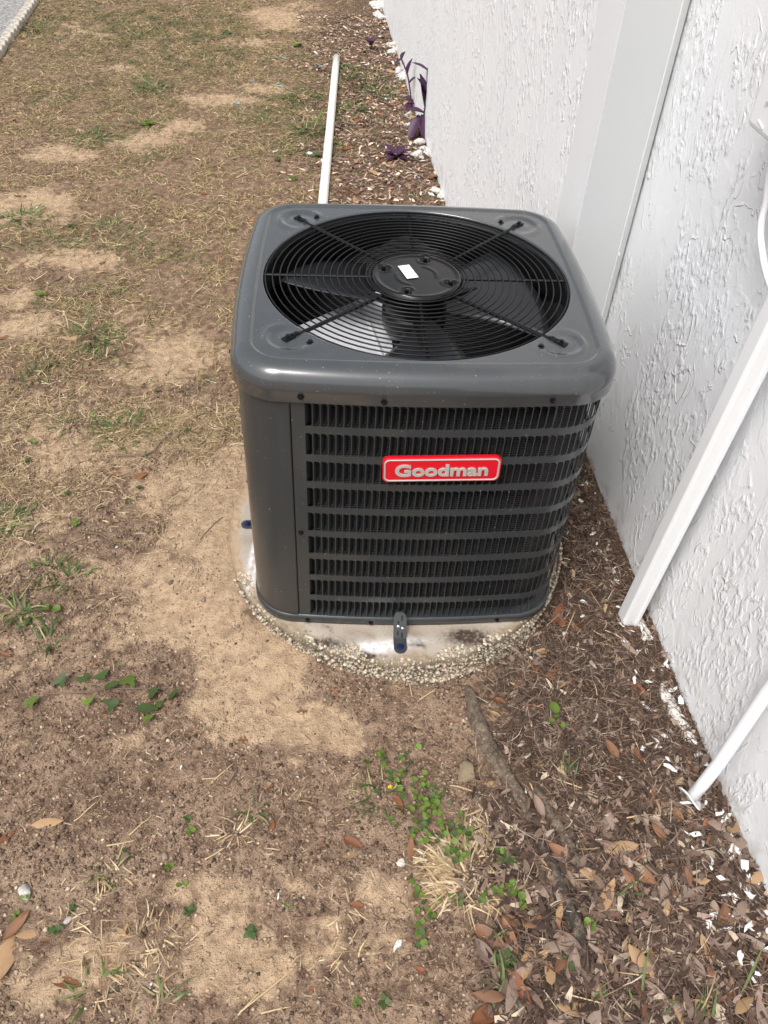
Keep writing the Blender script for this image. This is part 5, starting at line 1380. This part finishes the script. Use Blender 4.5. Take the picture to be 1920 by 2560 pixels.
WD = [((0.251,-1.091), 'L', .016, 7), ((0.144,-1.085), 'L', .018, 5), ((0.352,-0.980), 'L', .012, 6), ((0.304,-1.030), 'B', .010, 6), ((0.335,-0.907), 'B', .010, 2), ((0.299,-1.139), 'B', .011, 6), ((0.172,-0.962), 'B', .013, 3), ((0.190,-0.985), 'B', .012, 3), ((0.173,-0.906), 'L', .013, 6), ((-0.661,-1.015), 'L', .010, 6), ((-0.733,-0.954), 'B', .008, 3), ((-0.737,-0.989), 'B', .009, 3), ((-0.429,-0.987), 'L', .010, 5), ((-0.449,-0.939), 'B', .010, 2), ((-0.445,-0.840), 'B', .009, 3), ((-0.477,-0.908), 'B', .008, 3), ((-0.457,-0.811), 'L', .008, 4),
      ((-0.314,-1.028), 'L', .011, 7), ((-0.641,-0.978), 'L', .009, 3), ((-0.062,-0.681), 'L', .010, 3), ((-0.077,-1.143), 'L', .012, 4), ((-0.125,-1.141), 'B', .007, 3), ((-0.248,-0.984), 'B', .007, 2), ((-0.724,0.165), 'L', .011, 4), ((-0.748,0.106), 'L', .010, 3), ((-0.857,-0.273), 'B', .018, 2), ((-1.067,0.282), 'L', .011, 5), ((-1.075,0.363), 'B', .011, 3), ((-0.624,0.417), 'L', .010, 4), ((-0.751,0.635), 'L', .012, 3), ((-0.866,0.013), 'B', .011, 4), ((-0.917,0.140), 'L', .010, 4), ((-1.304,1.831), 'L', .02, 5), ((-1.284,1.246), 'B', .018, 4), ((-0.175,2.889), 'B', .022, 6), ((-0.277,2.707), 'L', .02, 9), ((-0.460,4.730), 'B', .03, 8), ((0.019,2.527), 'L', .018, 6), ((-0.121,4.305), 'L', .03, 6), ((-0.393,2.399), 'B', .018, 5), ((-0.477,2.628), 'L', .018, 5), ((-1.208,3.096), 'B', .03, 9), ((-0.976,4.977), 'L', .04, 8)]
for c, t_, s, k in WD:
    s = s * 0.62
    e = plant('weed', c, 'small %s weed with %d rounded leaves near %s' % ('dark green' if t_ == 'L' else 'light green', k, near(c)), 'weed', 'dark green weeds' if t_ == 'L' else 'light green weeds')
    mk('stem', *merge(*[tube([(0, 0, -.002), (s * .5 * math.cos(6.283 * i / k), s * .5 * math.sin(6.283 * i / k), .006), (s * math.cos(6.283 * i / k), s * math.sin(6.283 * i / k), .008)], .0007, 4) for i in range(k)]), L_BRIGHT, e)
    for i in range(k):
        a_ = 6.283 * i / k + rng.uniform(-.3, .3); rr2 = s * rng.uniform(.7, 1.3)
        add_leaf(e, IVM[2] if t_ == 'L' else CLM[0], c[0] + rr2 * math.cos(a_), c[1] + rr2 * math.sin(a_), s * rng.uniform(.75, 1.15), a_, rng.uniform(.004, .014), .2)
fl = plant('yellow_flower', (-0.051,-0.750), 'tiny yellow flower beside the clover', 'flower')
PET = fan_leaf(OVAL, .1, YELLOW, 'petal')
for i in range(5): a_ = i * 1.2566; add_leaf(fl, PET, fl.location.x + .0028 * math.cos(a_), fl.location.y + .0028 * math.sin(a_), .003, a_, .010, .1, 'petal')

# grass tufts, each a plant of its own
def tuft(p, n, spread, L, W, cols, wts, lab, cat, grp, lift=(.3, 1.0), arch=(.2, .8), mat=None, name='grass_tuft', heading=None):
    spread = min(spread, 0.05); W = min(W, 0.0052); L = L * 0.8; n = int(n * 1.3)
    x = p[0] + rng.normal(0, spread, n).clip(-2 * spread, 2 * spread); y = p[1] + rng.normal(0, spread, n).clip(-2 * spread, 2 * spread)
    az = np.arctan2(y - p[1], x - p[0]) + rng.normal(0, .7, n) if heading is None else rng.normal(heading, .5, n)
    z0 = h1(*p)
    V, q, C = blades(x - 0, y - 0, rng.uniform(L * .5, L * 1.1, n), rng.uniform(W * .6, W * 1.2, n), az, rng.uniform(*lift, n), rng.uniform(*arch, n), rng.normal(0, .5, n), pal(n, cols, wts), K=4)
    o = link(name, big_mesh(name, V - np.array([p[0], p[1], z0]), q, C), mat or VGREEN); o.location = (p[0], p[1], z0)
    if grp: lab = ('sparse ' if n < 26 else ('dense ' if n > 60 else '')) + lab.replace('sparse ', '') + ' near ' + near(p)
    return tag(o, lab, cat, grp)
GC = [(.07, .12, .025), (.11, .17, .035), (.05, .085, .02), (.3, .26, .12)]
DG = ('tuft of living green grass on the yard', 'grass tuft', 'green grass tufts on the yard')
for p, n, sp, L, W in (((-1.048,0.036), 130, .03, .05, .003), ((-0.933,-0.283), 20, .015, .075, .005), ((-0.897,-0.293), 10, .012, .065, .005), ((-0.844,-0.365), 12, .012, .07, .005), ((-0.816,0.414), 70, .04, .07, .003), ((-1.167,0.714), 26, .02, .07, .005), ((-0.986,0.450), 30, .03, .04, .004), ((-0.892,-0.148), 30, .03, .06, .004), ((-0.839,-0.169), 16, .02, .07, .004), ((-0.653,0.669), 18, .03, .05, .004), ((-1.521,1.926), 90, .06, .08, .004), ((-1.349,1.646), 70, .05, .09, .003), ((-1.158,1.815), 60, .07, .07, .004), ((-1.025,0.970), 30, .04, .09, .006), ((-1.033,1.710), 40, .06, .06, .004), ((-1.440,2.847), 80, .12, .08, .005), ((-1.286,3.725), 80, .12, .10, .005), ((-1.199,3.097), 40, .06, .10, .007), ((-2.271,4.915), 60, .12, .12, .006), ((-0.389,3.621), 70, .10, .10, .006), ((-0.327,3.082), 100, .14, .11, .006), ((-0.111,4.171), 60, .12, .10, .006), ((0.015,4.025), 70, .1, .11, .007), ((0.065,3.757), 70, .1, .11, .007), ((-0.141,3.944), 40, .06, .09, .006), ((-0.097,3.432), 70, .12, .10, .006), ((-1.533,1.651), 30, .03, .07, .004)):
    tuft(p, n, sp, L, W, GC, (3, 3, 2, 2), *DG)
for p, n, sp, L, W in (((-0.574,-1.107), 12, .016, .055, .0035), ((-0.452,-1.134), 8, .010, .06, .0035), ((-0.587,-0.909), 14, .015, .05, .003), ((-0.073,-0.763), 24, .025, .06, .003), ((-0.326,-0.800), 12, .01, .05, .003)):
    tuft(p, n, sp, L, W, GC, (2, 2, 2, 3), 'sparse green and straw grass tuft', 'grass tuft', 'sparse tufts in front of the pad')
for p, n, sp, L, W, hd in (((0.386,-1.181), 5, .015, .09, .004, 1.0), ((0.459,-1.175), 4, .015, .09, .004, .6), ((0.135,-1.146), 5, .015, .07, .004, 1.9), ((0.379,-0.966), 9, .01, .05, .007, .2), ((0.314,-0.733), 10, .01, .05, .005, 1.3), ((0.542,-1.142), 3, .008, .09, .004, 1.4), ((0.130,-1.071), 8, .012, .05, .008, .2)):
    tuft(p, n, sp, L, W, GC, (3, 3, 1, .3), 'coarse green grass by the wall', 'grass tuft', 'coarse grass by the wall', (.4, 1.1), (.1, .6), heading=hd)
ST = [(.55, .42, .25), (.47, .33, .19), (.62, .5, .33), (.36, .24, .13)]
for p, n, sp, hd, lab in (((0.050,-0.914), 190, .022, 2.8, 'large pale straw tuft of dead grass below the clover'), ((0.098,-0.925), 130, .03, None, 'tangled pale dead grass beside the large straw tuft'), ((0.056,-0.949), 80, .02, 3.0, 'low pale dead grass at the foot of the straw tuft'), ((0.125,-0.831), 90, .022, -1.6, 'combed pale straw between the clover and the root')):
    tuft(p, n, sp, .06, .0032, ST, (3, 3, 2, 1.5), lab, 'dry grass', None, (.1, .5), (.15, .6), VLITTER, 'straw_tuft', hd)
DT = ('small dead straw tuft on the brown soil', 'dry grass', 'dead straw tufts on the soil')
for p, n, sp in (((-0.514,-1.031), 46, .022), ((-0.572,-1.038), 26, .02), ((-0.466,-1.035), 30, .02), ((-0.593,-0.989), 22, .02), ((-0.568,-1.082), 34, .022), ((-0.487,-1.094), 34, .02), ((-0.360,-0.842), 30, .015), ((-0.577,-0.927), 18, .015), ((-0.672,-0.957), 18, .02), ((-0.141,-0.988), 26, .015), ((-0.177,-1.068), 22, .016), ((-0.142,-1.066), 14, .012), ((-0.258,-0.774), 14, .012), ((-0.774,0.148), 60, .03), ((-0.827,0.070), 34, .03), ((-0.732,-0.227), 30, .03), ((-1.149,0.535), 40, .02), ((-0.900,-0.131), 30, .02), ((-1.029,-0.018), 60, .035), ((-0.601,0.246), 20, .02), ((-0.500,0.343), 26, .03)):
    tuft(p, n, sp, .05, .0024, ST, (3, 3, 2, 2), *DT, (.05, .4), (.1, .5), VLITTER, 'straw_tuft')

# purple-leaved spiderwort by the far wall
def lance(L, w, bend, fold, mat, nt=8):
    V, F = [], []
    for i in range(nt):
        t = i / (nt - 1); ww = w * math.sin(math.pi * min(.98, .12 + .88 * t) ) ** .8
        x = L * t; z = bend * L * t * t
        V += [(x, -ww, z + fold * ww), (x, 0, z), (x, ww, z + fold * ww)]
    F = [(i * 3 + j, (i + 1) * 3 + j, (i + 1) * 3 + j + 1, i * 3 + j + 1) for i in range(nt - 1) for j in range(2)]
    return V, F
def add_lance(e, root_p, tip, w, fold=.5, bend=-.15, name='leaf', mat=None):
    a, b = Vector(root_p), Vector(tip); d = b - a; w = w * 1.3; L = d.length
    q = d.to_track_quat('X', 'Z').to_matrix().to_4x4()
    V, F = lance(L, w, bend, fold, mat)
    return mk(name, *xf((V, F), Matrix.Translation(a) @ q), mat or L_PURPLE, e, True)
pc = (0.270,3.061)
e = empty('purple_plant', (pc[0], pc[1], h1(*pc))); e.scale = (.72, .72, .72); tag(e, 'tall dark purple leafy plant with a pink flower leaning on the far wall', 'plant')
stem = [(0, 0, 0), (.02, .0, .10), (.03, .01, .22), (.035, .02, .34), (.03, .03, .46)]
mk('stem', *tube(smooth_path(stem, 4), .007, 7), L_PURPLE, e, True)
for a_, b_, w in (((0, 0, .14), (-.10, -.12, .0), .032), ((.02, 0, .15), (.04, -.12, .0), .034), ((.02, 0, .16), (-.12, -.01, .20), .03), ((.03, .0, .2), (.00, .03, .42), .036), ((.03, .02, .24), (.06, .02, .46), .024), ((.03, .02, .27), (.09, -.01, .26), .028), ((.03, .03, .44), (-.08, .06, .50), .018), ((.02, .01, .30), (-.03, .02, .40), .028)):
    add_lance(e, a_, b_, w)
mk('stem', *tube(smooth_path([(.03, .02, .28), (.06, .0, .31), (.075, .0, .345)], 3), .004, 6), L_PURPLE, e, True)
for i in range(3):
    a_ = i * 2.1; add_lance(e, (.075, 0, .345), (.075 + .012 * math.cos(a_), -.014, .352 + .02 * math.sin(a_)), .011, .1, 0, 'petal', PINK)
pc = (0.260,3.537)
e = empty('purple_plant', (pc[0], pc[1], h1(*pc))); e.scale = (.72, .72, .72); tag(e, 'thin upright purple shoot with small pointed leaves by the far wall', 'plant')
mk('stem', *tube(smooth_path([(0, 0, 0), (-.02, .02, .12), (-.05, .05, .24), (-.10, .08, .34)], 4), .006, 7), L_PURPLE, e, True)
for a_, b_, w in (((-.10, .08, .34), (-.17, .08, .30), .02), ((-.10, .08, .34), (-.08, .09, .40), .02), ((-.05, .05, .24), (-.03, .06, .36), .02), ((-.03, .03, .18), (.02, .04, .24), .016), ((0, 0, .03), (.09, -.02, .07), .022), ((0, 0, .03), (-.07, -.05, .02), .026), ((0, 0, .04), (-.05, .04, .08), .022)):
    add_lance(e, a_, b_, w)
pc = (0.126,2.704)
e = empty('purple_plant', (pc[0], pc[1], h1(*pc))); e.scale = (.72, .72, .72); tag(e, 'low purple rosette growing in the leaf litter behind the unit', 'plant')
mk('stem', *tube([(0, 0, 0), (0, 0, .04)], .006, 7), L_PURPLE, e, True)
for a_, w in ((2.5, .024), (1.9, .02), (.9, .024), (.15, .026), (-.6, .024), (-2.4, .024), (3.2, .02)):
    add_lance(e, (0, 0, .02), (.10 * math.cos(a_), .12 * math.sin(a_), .06 + .03 * math.sin(a_ * 3)), w)
pc = (0.044,4.652)
e = empty('purple_plant', (pc[0], pc[1], h1(*pc))); e.scale = (.72, .72, .72); tag(e, 'small far purple sprig growing at the corner of the far wall', 'plant')
mk('stem', *tube([(0, 0, 0), (.01, 0, .10)], .006, 7), L_PURPLE, e, True)
for a_, w in ((2.4, .02), (1.2, .02), (.3, .02), (-1.5, .02), (3.4, .02)):
    add_lance(e, (0, 0, .05), (.07 * math.cos(a_), .08 * math.sin(a_), .12), w)

# ------------------------------------------------------------------ plastic pipe lying behind the unit
pp = [(-0.238,2.167), (-0.190,4.403)]
d = np.array(pp[1]) - np.array(pp[0]); L = np.linalg.norm(d); d = d / L
a_ = np.array(pp[0]) - d * 0.78; b_ = np.array(pp[1])
hz = max(h1(*(a_ + (b_ - a_) * t)) for t in np.linspace(0, 1, 12))
r0 = 0.0195
path = [(*(a_ + (b_ - a_) * t), hz + r0 * 0.85) for t in np.linspace(0, 1, 10)]
pe = empty('plastic_pipe', path[0]); tag(pe, 'long white plastic pipe lying on the ground behind the air conditioner', 'pipe')
o = mk('pipe_wall', *tube([Vector(p) - Vector(path[0]) for p in path], r0, 24, False), PVCY, pe, True)
sm = o.modifiers.new('solidify', 'SOLIDIFY'); sm.thickness = 0.003
V, F = tube([Vector(path[-2]) * .55 + Vector(path[-1]) * .45 - Vector(path[0]), Vector(path[-1]) - Vector(path[0]) + Vector((d[0], d[1], 0)) * .004], r0 * 1.09, 24)
o = mk('end_cap', V, F, PVCY, pe, True); bevel(o, .006, 3, 50)
